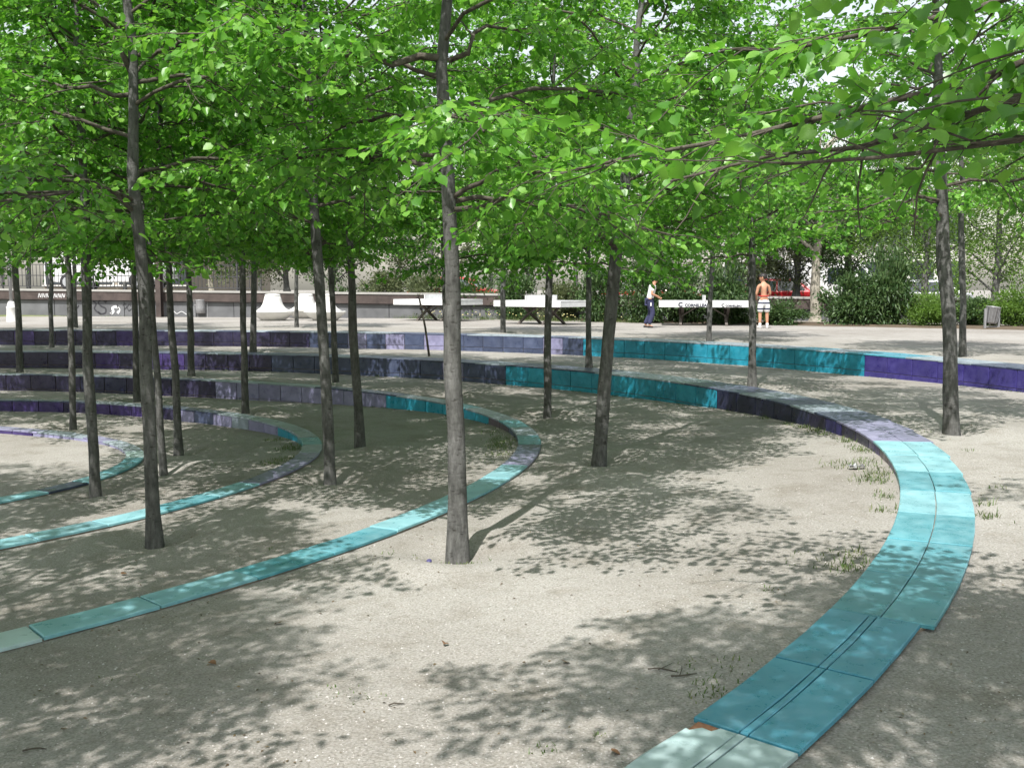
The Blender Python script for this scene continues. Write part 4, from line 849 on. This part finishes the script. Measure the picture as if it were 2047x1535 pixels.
def bell(px, py, sc, label):
    b = terr(px, py); root = empty('bell_seat', b); tag(root, label, 'seat', 'white bell shaped seats'); k = sc
    bowl = [(.33, -.05), (.36, 0.0), (.45, .06), (.60, .19), (.69, .28), (.695, .30), (.66, .31)]
    MB().lathe([(r * k, z * k) for r, z in bowl], 40).build('bowl', M['whiteconc'], root, True)
    up = [(.62, .308), (.50, .345), (.40, .42), (.33, .53), (.285, .67), (.265, .765), (.25, .785)]
    MB().lathe([(r * k, z * k) for r, z in up], 40).build('bell', M['whiteconc'], root, True)
    MB().lathe([(r * k, z * k) for r, z in ((.24, .784), (.25, .80), (.25, .835), (.22, .86), (.10, .87))], 32).build('collar', M['whiteconc'], root, True)
bell(546, 641, 1.0, 'white concrete bell seat on a shallow bowl, standing free to the left of its neighbour')
bell(650, 641, 1.0, 'white concrete bell seat behind the thin linden above the third ring')
bell(612, 636.5, 1.0, 'white concrete bell seat set back between the two nearer ones')

# litter drum and tilted bin
b = terr(402, 634); r = empty('litter_drum', b); tag(r, 'pale grey perforated metal litter drum hung between posts by the wall', 'bin')
MB().lathe([(.15, .14), (.175, .15), (.185, .35), (.19, .62), (.20, .635), (.20, .65), (.175, .65), (.165, .2), (.05, .19)], 28).build('drum', M['metal'], r, True)
for sx in (-1, 1): MB().tube([(sx * .24, 0, -.05), (sx * .24, 0, .66)], .016, 10).build('post', M['metal'], r)
MB().tube([(-.24, 0, .45), (.24, 0, .45)], .012, 8).build('pivot', M['metal'], r)
b = terr(1982, 658); r = empty('tilting_bin', b, rad(12)); tag(r, 'tilted grey metal litter bin on two square legs by the hedge', 'bin')
Mx = Matrix.Translation((0, 0, .34)) @ Matrix.Rotation(rad(9), 4, 'Y')
MB().lathe([(.12, -.20), (.135, -.19), (.165, .2), (.18, .21), (.18, .235), (.16, .235), (.145, 0), (.05, -.15)], 28, M=Mx).build('bucket', M['metal'], r, True)
for i in range(14):
    a = 2 * math.pi * i / 14; mb = MB(); p0 = Mx @ Vector((.142 * math.cos(a), .142 * math.sin(a), -.17)); p1 = Mx @ Vector((.170 * math.cos(a), .170 * math.sin(a), .2)); mb.bar(p0, p1, .018, .006); mb.build('slat', M['metal'], r)
for sx in (-1, 1): MB().box(sx * .20 - .022, sx * .20 + .022, -.022, .022, -.05, .53).build('leg', M['metal'], r)
MB().box(-.178, .178, -.012, .012, .05, .075).build('crossbar', M['metal'], r)

# lamp post and rust coloured steel column
b = terr(24, 643); r = empty('lamp_post', b); tag(r, 'lamp post with ringed pale concrete foot beside the turf', 'lamp post')
MB().lathe([(.16, -.05), (.16, .02), (.15, .03), (.145, .42), (.15, .43), (.15, .47), (.12, .49), (.12, .54), (.10, .56), (.10, .60), (.075, .64)], 24).build('foot', M['whiteconc'], r, True)
MB().tube([(0, 0, .63), (0, 0, 3.4)], [.05, .038], 14).build('pole', M['metal'], r, True)
MB().lathe([(.05, 3.39), (.09, 3.43), (.19, 3.58), (.21, 3.72), (.17, 3.88), (.06, 3.96), (.02, 3.97)], 20).build('lantern', M['whiteconc'], r, True)
s_ = wall_s(331); q = WP(s_, -0.32, 0); r = empty('steel_column', (q.x, q.y, float(G(q.x, q.y))), WANG); tag(r, 'reddish brown steel column in front of the retaining wall', 'column')
MB().box(-.10, .10, -.10, -.085, -.1, 4.2).build('flange', M['rust'], r); MB().box(-.10, .10, .085, .10, -.1, 4.2).build('flange', M['rust'], r); MB().box(-.012, .012, -.084, .084, -.1, 4.2).build('web', M['rust'], r)
MB().box(-.14, .14, -.14, .14, 4.2, 4.225).build('cap_plate', M['rust'], r)

# sapling prop leaning below the outer wall
b = terr(859, 712); r = empty('leaning_stake', b); tag(r, 'thin dark leaning wooden stake below the slate coloured outer wall', 'stake')
t_ = at_depth(838, 596, b.y); d = t_ - b
MB().tube([(0, 0, -.08), tuple(d * .5 + Vector((.015, 0, 0))), tuple(d)], [.024, .021, .018], 9).build('shaft', M['twig'], r, True)
MB().tube([tuple(d * .80), tuple(d * .83)], .028, 9).build('tie', M['dark'], r)

# ------------------------------------------------------------------ vehicles in the street
def car(s_px, n, heading, kind, mat, label):
    s = wall_s(s_px); q = WP(s, n, wall_top(s) - (0.02 if n < 3.2 else 0.82)); root = empty('parked_' + ('van' if kind == 'van' else 'car'), q, WANG + (math.pi if heading < 0 else 0)); tag(root, label, 'van' if kind == 'van' else 'car', 'vehicles in the street'); root.rotation_euler = (0, -slope * (-1 if heading < 0 else 1) * -1, root.rotation_euler[2])
    if kind == 'van':
        body = [(-2.4, .35), (-2.42, 1.1), (-2.32, 2.0), (-2.1, 2.08), (.9, 2.08), (1.2, 1.98), (1.75, 1.22), (2.3, 1.02), (2.42, .75), (2.42, .38), (1.9, .3), (-1.9, .3)]; roofw = .78
        wins = [[(1.0, 1.28), (1.58, 1.28), (1.16, 1.86), (1.0, 1.86)], [(-.1, 1.28), (.88, 1.28), (.88, 1.86), (-.1, 1.86)]]; wh = (-1.55, 1.55); R = .33; ws = [(1.24, 1.92), (1.72, 1.26)]
    else:
        body = [(-2.0, .35), (-2.05, .7), (-1.95, .92), (-1.62, .98), (-1.2, 1.38), (-.9, 1.45), (.25, 1.45), (.55, 1.38), (1.08, .98), (1.75, .86), (2.0, .7), (2.02, .38), (1.6, .26), (-1.6, .26)]; roofw = .62
        wins = [[(-1.45, .98), (-.42, .98), (-.42, 1.37), (-1.12, 1.36)], [(-.36, .98), (.92, .98), (.5, 1.35), (-.36, 1.37)]]; wh = (-1.25, 1.28); R = .30; ws = [(.56, 1.36), (1.05, 1.0)]
    hw = .86; zb = .95 if kind != 'van' else 1.2; zt = max(z for x, z in body)
    yw = lambda z: hw - (hw - roofw) * max(0, min(1, (z - zb) / (zt - zb))) - (0.05 if z < .4 else 0)
    V = []; n_ = len(body)
    for x, z in body: V.append((x, -yw(z), z))
    for x, z in body: V.append((x, yw(z), z))
    Fc = [tuple(range(n_)), tuple(range(2 * n_ - 1, n_ - 1, -1))] + [(i, n_ + i, n_ + (i + 1) % n_, (i + 1) % n_) for i in range(n_)]
    bo = MB().add(V, Fc).build('body', M[mat], root); bv = bo.modifiers.new('bevel', 'BEVEL'); bv.width = .05; bv.segments = 2; bv.limit_method = 'ANGLE'; bv.angle_limit = rad(25)
    for w in wins:
        for sy in (-1, 1):
            P = [(x, sy * (yw(z) + .006), z) for x, z in w]; P2 = [(x, sy * (yw(z) - .02), z) for x, z in w]; MB().add(P + P2, [(0, 1, 2, 3), (4, 7, 6, 5)] + [(i, (i + 1) % 4, 4 + (i + 1) % 4, 4 + i) for i in range(4)]).build('window', M['glass'], root)
    (xa, za), (xb, zb_) = ws; y0, y1 = yw(za) - .08, yw(zb_) - .08; nx, nz = -(zb_ - za), (xb - xa); l_ = math.hypot(nx, nz); nx, nz = nx / l_ * .008, nz / l_ * .008
    P = [(xa + nx, -y0, za + nz), (xb + nx, -y1, zb_ + nz), (xb + nx, y1, zb_ + nz), (xa + nx, y0, za + nz)]; P2 = [(x - 4 * nx, y, z - 4 * nz) for x, y, z in P]
    MB().add(P + P2, [(0, 1, 2, 3), (4, 7, 6, 5)] + [(i, (i + 1) % 4, 4 + (i + 1) % 4, 4 + i) for i in range(4)]).build('windscreen', M['glass'], root)
    for x in wh:
        for sy in (-1, 1):
            Mw = Matrix.Translation((x, sy * (hw - .10), R)) @ Matrix.Rotation(math.pi / 2, 4, 'X')
            we = MB().lathe([(R * .6, -.10), (R * .95, -.10), (R, -.06), (R, .06), (R * .95, .10), (R * .6, .10)], 24, M=Mw).build('wheel', M['dark'], root, True)
            MB().lathe([(R * .12, -.11), (R * .58, -.105), (R * .58, .105), (R * .12, .11)], 18, M=Mw).build('rim', M['silver'], we)
    for sy in (-1, 1):
        MB().box(body[-3][0] - .05, body[-3][0] + .012, sy * .62 - .14, sy * .62 + .14, .62, .74).build('headlight', M['silver'], root)
    return root
car(150, 2.6, 1, 'van', 'white', 'white van parked behind the railing above the graffiti')
car(810, 7.0, 1, 'car', 'red', 'red car in the street behind the olive grey bushes')
car(1275, 6.2, 1, 'car', 'red', 'red car glimpsed above the child in white shirt')
car(1540, 6.4, -1, 'car', 'red', 'red car glimpsed beside the head of the shirtless child')
car(1690, 6.6, 1, 'van', 'white', 'white van seen through the pale barked tree')
car(1900, 7.2, -1, 'car', 'silver', 'silver car behind the feathery trees')

# ------------------------------------------------------------------ houses across the street
def house(s0, s1, n, depth, H, mat, label, floors, bays):
    q = WP(s0, n, wall_top((s0 + s1) / 2) - 0.8); root = empty('house', q, WANG); tag(root, label, 'house'); L = s1 - s0
    MB().box(0, L, 0, depth, 0, H).build('wall', M[mat], root)
    MB().box(-.25, L + .25, -.3, depth + .2, H, H + .3).build('cornice', M['paving'], root)
    for f in range(floors):
        for k in range(bays):
            x = L * (k + .5) / bays; z = 1.0 + f * H / floors; MB().box(x - .62, x + .62, -.05, .02, z, z + 1.6).build('window', M['glass'], root)
            fr = MB(); fr.box(x - .70, x - .62, -.09, .03, z - .05, z + 1.68); fr.box(x + .62, x + .70, -.09, .03, z - .05, z + 1.68); fr.box(x - .62, x + .62, -.088, .03, z + 1.6, z + 1.67); fr.box(x - .8, x + .8, -.2, .03, z - .12, z - .052); fr.build('window_frame', M['whiteconc'], root)
house(wall_s(-520), wall_s(-120), 19, 10, 9.0, 'facade', 'sand coloured house with rows of windows across the street', 3, 6)
house(wall_s(1420), wall_s(2300), 26, 12, 5.2, 'facade2', 'low pale house across the street behind the pale barked tree', 2, 9)

# ------------------------------------------------------------------ the two children at the table
def skin_mesh(name, joints, edges, sub=2, rootj=None):
    """joints: {name: (co, radius or (rx, ry))}"""
    ks = list(joints); me = bpy.data.meshes.new(name); me.from_pydata([joints[k][0] for k in ks], [(ks.index(a), ks.index(b)) for a, b in edges], []); o = bpy.data.objects.new(name, me); COL.objects.link(o)
    o.modifiers.new('skin', 'SKIN').use_smooth_shade = True
    for i, k in enumerate(ks):
        r = joints[k][1]; sv = me.skin_vertices[0].data[i]; sv.radius = r if hasattr(r, '__len__') else (r, r); sv.use_root = (k == (rootj or ks[0]))
    ss = o.modifiers.new('sub', 'SUBSURF'); ss.levels = sub; ss.render_levels = sub
    dg_ = bpy.context.evaluated_depsgraph_get(); out = bpy.data.meshes.new_from_object(o.evaluated_get(dg_)); bpy.data.objects.remove(o); out.name = name
    out.materials.clear(); out.polygons.foreach_set('use_smooth', [True] * len(out.polygons)); return out
def V3(*a): return Vector(a)
def hand(J, E, key, wrist, palm_dir, side, s):
    """palm and five fingers growing from the wrist joint; side = thumb direction"""
    d = palm_dir.normalized(); sd = side.normalized(); nrm = d.cross(sd)
    J[key + 'palm'] = (wrist + d * .045 * s, (.026 * s, .014 * s)); E.append((key + 'wrist', key + 'palm'))
    for i, (o, l) in enumerate(((-.024, .040), (-.008, .052), (.008, .055), (.024, .048))):
        a = wrist + d * .078 * s + sd * o * s; b = a + (d * .8 + nrm * .35) * l * .55 * s; c = b + (d * .45 + nrm * .7) * l * .5 * s
        for q, p in ((0, a), (1, b), (2, c)): J[f'{key}f{i}{q}'] = (p, .0085 * s if q < 2 else .007 * s)
        E += [(key + 'palm', f'{key}f{i}0'), (f'{key}f{i}0', f'{key}f{i}1'), (f'{key}f{i}1', f'{key}f{i}2')]
    a = wrist + d * .03 * s + sd * .035 * s; b = a + (d * .7 + sd * .5) * .038 * s; J[key + 't0'] = (a, .0095 * s); J[key + 't1'] = (b, .008 * s); E += [(key + 'palm', key + 't0'), (key + 't0', key + 't1')]
def head_parts(root, hc, face, s, hair_back=True):
    """eyes, hair cap as children; face = unit direction the face looks"""
    f = face.normalized(); up = V3(0, 0, 1); rt = f.cross(up).normalized(); B = Matrix((rt, f, up)).transposed()
    V = []; Fc = []; n, m = 20, 12; R = .104 * s
    for i in range(m + 1):
        th = math.pi * i / m
        for j in range(n):
            a = 2 * math.pi * j / n; q = V3(math.sin(th) * math.cos(a) * .90, math.sin(th) * math.sin(a) * 1.06, math.cos(th))
            front = q.y
            lim = 0.30 if front > 0.35 else (-0.05 if front > -0.1 else -0.55)
            q.z = max(q.z, lim); k = 1.0 + .035 * math.sin(7 * a + i) + .02 * math.sin(13 * a)
            V.append(hc + B @ (q * R * k) + V3(0, 0, .018 * s))
    for i in range(m):
        for j in range(n): Fc.append((i * n + j, i * n + (j + 1) % n, (i + 1) * n + (j + 1) % n, (i + 1) * n + j))
    MB().add(V, Fc).build('hair', M['hair'], root, True)
    for sx in (-1, 1):
        c = hc + B @ V3(sx * .032 * s, .080 * s, .0); MB().lathe([(.002, -.008 * s), (.007 * s, -.005 * s), (.009 * s, 0), (.007 * s, .005 * s), (.002, .008 * s)], 8, c=c).build('eye', M['hair'], root)
def add_head(J, E, neck_key, hc, face, s):
    f = face.normalized(); rt = f.cross(V3(0, 0, 1)).normalized()
    J['jaw'] = (hc + V3(0, 0, -.065 * s) + f * .012 * s, (.058 * s, .062 * s)); J['skull'] = (hc + V3(0, 0, .02 * s), (.088 * s, .092 * s)); J['crown'] = (hc + V3(0, 0, .085 * s), (.055 * s, .058 * s))
    J['nose'] = (hc + f * .112 * s + V3(0, 0, -.02 * s), .013 * s); J['earl'] = (hc + rt * .098 * s, .014 * s); J['earr'] = (hc - rt * .098 * s, .014 * s)
    E += [(neck_key, 'jaw'), ('jaw', 'skull'), ('skull', 'crown'), ('skull', 'nose'), ('skull', 'earl'), ('skull', 'earr')]
def shoe(root, a, d, s, mat):
    d = d.normalized(); mb = MB()
    mb.tube([a - d * .045 * s + V3(0, 0, .028 * s), a + d * .02 * s + V3(0, 0, .034 * s), a + d * .09 * s + V3(0, 0, .026 * s), a + d * .145 * s + V3(0, 0, .02 * s)], [.034 * s, .042 * s, .04 * s, .022 * s], 12); mb.build('shoe', mat, root, True)

# child A: white shirt, navy trousers, leaning over the table end
bA = terr(1298, 655); kA = 0.80; pA = empty('person', bA); tag(pA, 'child in white shirt and navy trousers leaning on the end of the lettered table', 'person', 'children playing ping pong')
Z = lambda x, y, z: V3(x, y, z) * kA
J = {'pelvis': (Z(0, 0, .92), (.135 * kA, .105 * kA)), 'waist': (Z(.025, 0, 1.06), (.12 * kA, .09 * kA)), 'chest': (Z(.075, 0, 1.27), (.15 * kA, .10 * kA)), 'collar': (Z(.115, 0, 1.43), (.09 * kA, .07 * kA)), 'neck': (Z(.145, 0, 1.50), .05 * kA)}
E_ = [('pelvis', 'waist'), ('waist', 'chest'), ('chest', 'collar'), ('collar', 'neck')]
hcA = Z(.195, 0, 1.645); add_head(J, E_, 'neck', hcA, V3(1, -.15, -.12), kA * 1.25)
ARM = {}
for sd, el, wr in ((-1, Z(.03, -.25, 1.12), Z(.27, -.20, 1.03)), (1, Z(.12, .26, 1.12), Z(.34, .18, .99))):
    k = 'r' if sd < 0 else 'l'; J[k + 'sh'] = (Z(.10, sd * .165, 1.38), .062 * kA); J[k + 'el'] = (el, .042 * kA); J[k + 'fo'] = (el.lerp(wr, .35), .040 * kA); J[k + 'wrist'] = (wr, .027 * kA); E_ += [('collar', k + 'sh'), (k + 'sh', k + 'el'), (k + 'el', k + 'fo'), (k + 'fo', k + 'wrist')]; hand(J, E_, k, wr, (wr - el) + V3(0, 0, -.05), V3(0, -sd, .35), kA)
LEG = {'r': (Z(-.02, -.10, .86), Z(.10, -.12, .50), Z(-.03, -.12, .09)), 'l': (Z(.0, .10, .86), Z(.06, .13, .50), Z(-.13, .14, .09))}
for k, (h, kn, an) in LEG.items():
    J[k + 'hip'] = (h, .085 * kA); J[k + 'knee'] = (kn, .058 * kA); J[k + 'calf'] = (kn.lerp(an, .35), .054 * kA); J[k + 'ank'] = (an, .035 * kA); J[k + 'toe'] = (an + Z(.13, 0, -.06), .026 * kA); E_ += [('pelvis', k + 'hip'), (k + 'hip', k + 'knee'), (k + 'knee', k + 'calf'), (k + 'calf', k + 'ank'), (k + 'ank', k + 'toe')]
mesh_obj('body', skin_mesh('body', J, E_), M['skin'], pA); head_parts(pA, hcA, V3(1, -.15, -.12), kA * 1.25)
T = {k: (J[k][0], tuple(x * 1.16 + .012 for x in J[k][1]) if hasattr(J[k][1], '__len__') else J[k][1] * 1.2 + .012) for k in ('pelvis', 'waist', 'chest', 'collar', 'rsh', 'lsh')}
T['pelvis'] = (J['pelvis'][0] + V3(0, 0, -.01), (.18 * kA, .15 * kA)); T['rsl'] = (J['rsh'][0].lerp(J['rel'][0], .72), .062 * kA); T['lsl'] = (J['lsh'][0].lerp(J['lel'][0], .72), .062 * kA); T['collar'] = (J['collar'][0], (.105 * kA, .082 * kA))
mesh_obj('shirt', skin_mesh('shirt', T, [('pelvis', 'waist'), ('waist', 'chest'), ('chest', 'collar'), ('collar', 'rsh'), ('collar', 'lsh'), ('rsh', 'rsl'), ('lsh', 'lsl')]), M['cloth_white'], pA)
T = {'pelvis': (J['pelvis'][0] + V3(0, 0, -.06), (.15 * kA, .122 * kA))}; TE = []
for k in ('r', 'l'):
    T[k + 'hip'] = (J[k + 'hip'][0], .112 * kA); T[k + 'knee'] = (J[k + 'knee'][0], .088 * kA); T[k + 'calf'] = (J[k + 'calf'][0], .082 * kA); T[k + 'hem'] = (J[k + 'ank'][0] + V3(0, 0, .01), .076 * kA); TE += [('pelvis', k + 'hip'), (k + 'hip', k + 'knee'), (k + 'knee', k + 'calf'), (k + 'calf', k + 'hem')]
tro = mesh_obj('trousers', skin_mesh('trousers', T, TE), M['cloth_navy'], pA)
MB().box(-.02, .012, -.012, .0, -.09, 0, Matrix.Translation(J['rhip'][0] + V3(.03, -.118 * kA, -.02))).build('white_tag', M['cloth_white'], tro)
for k in ('r', 'l'): shoe(pA, V3(J[k + 'ank'][0].x, J[k + 'ank'][0].y, 0), V3(1, 0, 0), kA, M['dark'])

# child B: bare back, striped shorts, looking left
bB = terr(1526, 656); kB = 0.80; pB = empty('person', bB); tag(pB, 'shirtless child in white and navy striped shorts seen from behind', 'person', 'children playing ping pong')
Z = lambda x, y, z: V3(x, y, z) * kB
J = {'pelvis': (Z(0, 0, .93), (.14 * kB, .105 * kB)), 'waist': (Z(-.01, 0, 1.07), (.12 * kB, .088 * kB)), 'chest': (Z(-.02, .01, 1.27), (.155 * kB, .10 * kB)), 'collar': (Z(-.025, .02, 1.43), (.09 * kB, .07 * kB)), 'neck': (Z(-.03, .03, 1.51), .05 * kB)}
E_ = [('pelvis', 'waist'), ('waist', 'chest'), ('chest', 'collar'), ('collar', 'neck')]
hcB = Z(-.04, .04, 1.655); add_head(J, E_, 'neck', hcB, V3(-1, .35, -.1), kB * 1.25)
for sd, el, wr in ((-1, Z(-.25, .02, 1.12), Z(-.20, .22, 1.0)), (1, Z(.215, .05, 1.12), Z(.10, .27, 1.03))):
    k = 'l' if sd < 0 else 'r'; J[k + 'sh'] = (Z(sd * .165 - .02, .01, 1.38), .062 * kB); J[k + 'el'] = (el, .043 * kB); J[k + 'fo'] = (el.lerp(wr, .35), .040 * kB); J[k + 'wrist'] = (wr, .027 * kB); E_ += [('collar', k + 'sh'), (k + 'sh', k + 'el'), (k + 'el', k + 'fo'), (k + 'fo', k + 'wrist')]; hand(J, E_, k, wr, (wr - el), V3(-sd, 0, .4), kB)
for k, sd in (('l', -1), ('r', 1)):
    h, kn, an = Z(sd * .095, 0, .86), Z(sd * .115, .03, .49), Z(sd * .12, -.01, .08)
    J[k + 'hip'] = (h, .088 * kB); J[k + 'knee'] = (kn, .06 * kB); J[k + 'calf'] = (kn.lerp(an, .33), .058 * kB); J[k + 'ank'] = (an, .036 * kB); J[k + 'toe'] = (an + Z(-.03 * sd * 0, .13, -.05), .027 * kB); E_ += [('pelvis', k + 'hip'), (k + 'hip', k + 'knee'), (k + 'knee', k + 'calf'), (k + 'calf', k + 'ank'), (k + 'ank', k + 'toe')]
mesh_obj('body', skin_mesh('body', J, E_), M['skin'], pB); head_parts(pB, hcB, V3(-1, .35, -.1), kB * 1.25)
m, nt, b_, _ = mat_nodes('striped_cotton'); sx = nt.nodes.new('ShaderNodeSeparateXYZ'); nt.links.new(coords(nt), sx.inputs[0]); mr = nt.nodes.new('ShaderNodeMapRange'); mr.inputs[1].default_value = .37; mr.inputs[2].default_value = .80; nt.links.new(sx.outputs[2], mr.inputs[0])
rr = ramp(nt, mr.outputs[0], [(0, (.74, .74, .74)), (.26, (.03, .035, .07)), (.37, (.74, .74, .74)), (.62, (.03, .035, .07)), (.73, (.76, .76, .76))]); rr.color_ramp.interpolation = 'CONSTANT'; nt.links.new(rr.outputs[0], b_.inputs['Base Color']); b_.inputs['Roughness'].default_value = .85
T = {'top': (J['pelvis'][0] + V3(0, 0, .05), (.145 * kB, .115 * kB)), 'pelvis': (J['pelvis'][0] + V3(0, 0, -.02), (.165 * kB, .135 * kB))}; TE = [('top', 'pelvis')]
for k in ('r', 'l'):
    T[k + 'hip'] = (J[k + 'hip'][0] + V3(0, 0, -.04), .122 * kB); T[k + 'mid'] = (J[k + 'hip'][0].lerp(J[k + 'knee'][0], .6), .112 * kB); T[k + 'hem'] = (J[k + 'knee'][0] + V3(0, 0, .01), .105 * kB); TE += [('pelvis', k + 'hip'), (k + 'hip', k + 'mid'), (k + 'mid', k + 'hem')]
sh = mesh_obj('shorts', skin_mesh('shorts', T, TE, rootj='pelvis'), m, pB)
wb = J['pelvis'][0] + V3(0, 0, .085); MB().lathe([(.118, 0), (.126, .005), (.126, .022), (.118, .027)], 24, M=Matrix.Translation(wb) @ Matrix.Diagonal((1, .80, 1, 1))).build('waistband', M['cloth_red'], sh, True)
for k, sd in (('l', -1), ('r', 1)):
    a = J[k + 'ank'][0]; shoe(pB, V3(a.x, a.y, 0), V3(sd * .25, 1, 0), kB * 1.05, M['cloth_white']); MB().tube([(a.x, a.y, .03), (a.x, a.y, .13)], [.042 * kB, .046 * kB], 12).build('sock', M['cloth_white'], pB, True)

# ------------------------------------------------------------------ small litter on the gravel
def twig(px, py, L, ang, label, fork=True):
    b = on_ground(px, py); z = float(G(b.x, b.y)); r = empty('fallen_twig', (b.x, b.y, z), ang); tag(r, label, 'twig', 'fallen twigs on the gravel'); g = random.Random(px)
    MB().tube([(-L / 2, 0, .006), (-L / 6, g.uniform(-.02, .02), .009), (L / 6, g.uniform(-.02, .02), .007), (L / 2, .01, .006)], [.0035, .003, .0028, .0014], 7).build('stem', M['twig'], r, True)
    if fork: MB().tube([(-L / 6, 0, .008), (L * .05, .05, .010), (L * .16, .09, .008)], [.002, .0016, .001], 6).build('side_shoot', M['twig'], r, True)
twig(1368, 1356, .11, rad(8), 'thick reddish fallen twig on the gravel left of the turquoise bench'); twig(1325, 1345, .12, rad(-20), 'thin curved fallen twig beside a thicker reddish one'); twig(793, 1416, .06, rad(5), 'short fallen twig near two weed tufts', False); twig(68, 1505, .08, rad(4), 'fallen twig lying alone on shaded gravel', False)
b = on_ground(858, 1129); r = empty('bottle_cap', (b.x, b.y, float(G(b.x, b.y)))); tag(r, 'tiny purple plastic cap on the gravel beside the thickest trunk', 'cap')
MB().lathe([(.013, 0), (.016, .001), (.016, .011), (.014, .014), (.004, .0145)], 20, M=Matrix.Rotation(rad(20), 4, 'X')).build('shell', M['t_violet'], r, True)
b = on_ground(1712, 938); z = float(G(b.x, b.y)); g = np.random.default_rng(8); r = empty('crumpled_paper', (b.x, b.y, z + .004)); tag(r, 'crumpled pale paper lying in weeds under the wide bench', 'litter')
V = []; Fc = []
for i in range(7):
    for j in range(5): V.append((.02 * (i - 3) + g.normal(0, .006), .018 * (j - 2) + g.normal(0, .006), .012 + abs(g.normal(0, .016))))
for i in range(6):
    for j in range(4): a = i * 5 + j; Fc.append((a, a + 5, a + 6, a + 1))
o = MB().add(V, Fc).build('sheet', M['metal'], r); sol = o.modifiers.new('solid', 'SOLIDIFY'); sol.thickness = .001
# a few dry leaves
DL = LEAFME.copy(); DL.materials.clear(); DL.materials.append(simple('dry_leaf', (.17, .09, .045), .8, .3, 20))
for px, py in ((1222, 1508), (243, 1153), (1660, 1395), (560, 1250), (1130, 1330), (890, 1290), (420, 1330)):
    b = on_ground(px, py); o = bpy.data.objects.new('dry_leaf', DL); COL.objects.link(o); o.location = (b.x, b.y, float(G(b.x, b.y)) + .012); o.rotation_euler = (gg.uniform(-.4, .4), gg.uniform(-.3, .3), gg.uniform(0, 6)); o.scale = (.035,) * 3
    tag(o, 'small dry brown leaf curled on the gravel', 'leaf', 'dry leaves on the gravel')

def litter():
    g = np.random.default_rng(12); P = []
    for k, a, b, dr, n in (('B', -10, 50, -.09, 240), ('C', -10, 50, -.07, 120), ('A', 8, 60, -.08, 140), ('B', -45, 10, .66, 90), ('C', -60, 0, .27, 110), ('D', -30, 40, -.06, 80)):
        for _ in range(n):
            p = rad(g.uniform(a, b)); q = P3(k, p, dr + (abs(g.normal(0, .09)) * (1 if dr > 0 else -1)), 0); P.append((q.x, q.y))
    for tx, ty, tr_ in TREE_POS[:26]:
        for _ in range(26): an = g.random() * 6.28; rr = .12 + abs(g.normal(0, .28)); P.append((tx + math.cos(an) * rr, ty + math.sin(an) * rr))
    for _ in range(500): d = 3.2 + 6 * g.random() ** 1.3; P.append(((g.uniform(0, 2047) - CX) / F * d, d))
    P = np.array(P); r = np.hypot(P[:, 0] - C0[0], P[:, 1] - C0[1]); p = np.arctan2(P[:, 1] - C0[1], P[:, 0] - C0[0]); ok = np.ones(len(P), bool)
    for k in RINGS: ok &= ~((r > r_in(k, p) - .01) & (r < r_out(k, p) + .01))
    P = P[ok]; n = len(P); pos = np.c_[P, G(P[:, 0], P[:, 1]) + .004]; D = g.normal(size=(n, 3)) * np.array([1, 1, .15]); u, v, w = leaf_frames(pos, D, np.array([0, 0, 1.]) + g.normal(size=(n, 3)) * .25)
    A = leaf_geo(pos, u, v, w, .008 + .014 * g.random(n), LANCE_V, LANCE_Q, LANCE_T); return np_mesh('leaf_litter', A[0], [A[2]])
tag(mesh_obj('leaf_litter', litter(), make_leaf('litter', (.06, .045, .03), (.13, .09, .05), (.24, .18, .10), (1, 1, 1), .1)), 'scattered brown bud scales and leaf scraps on the gravel', 'leaf litter', kind='stuff')
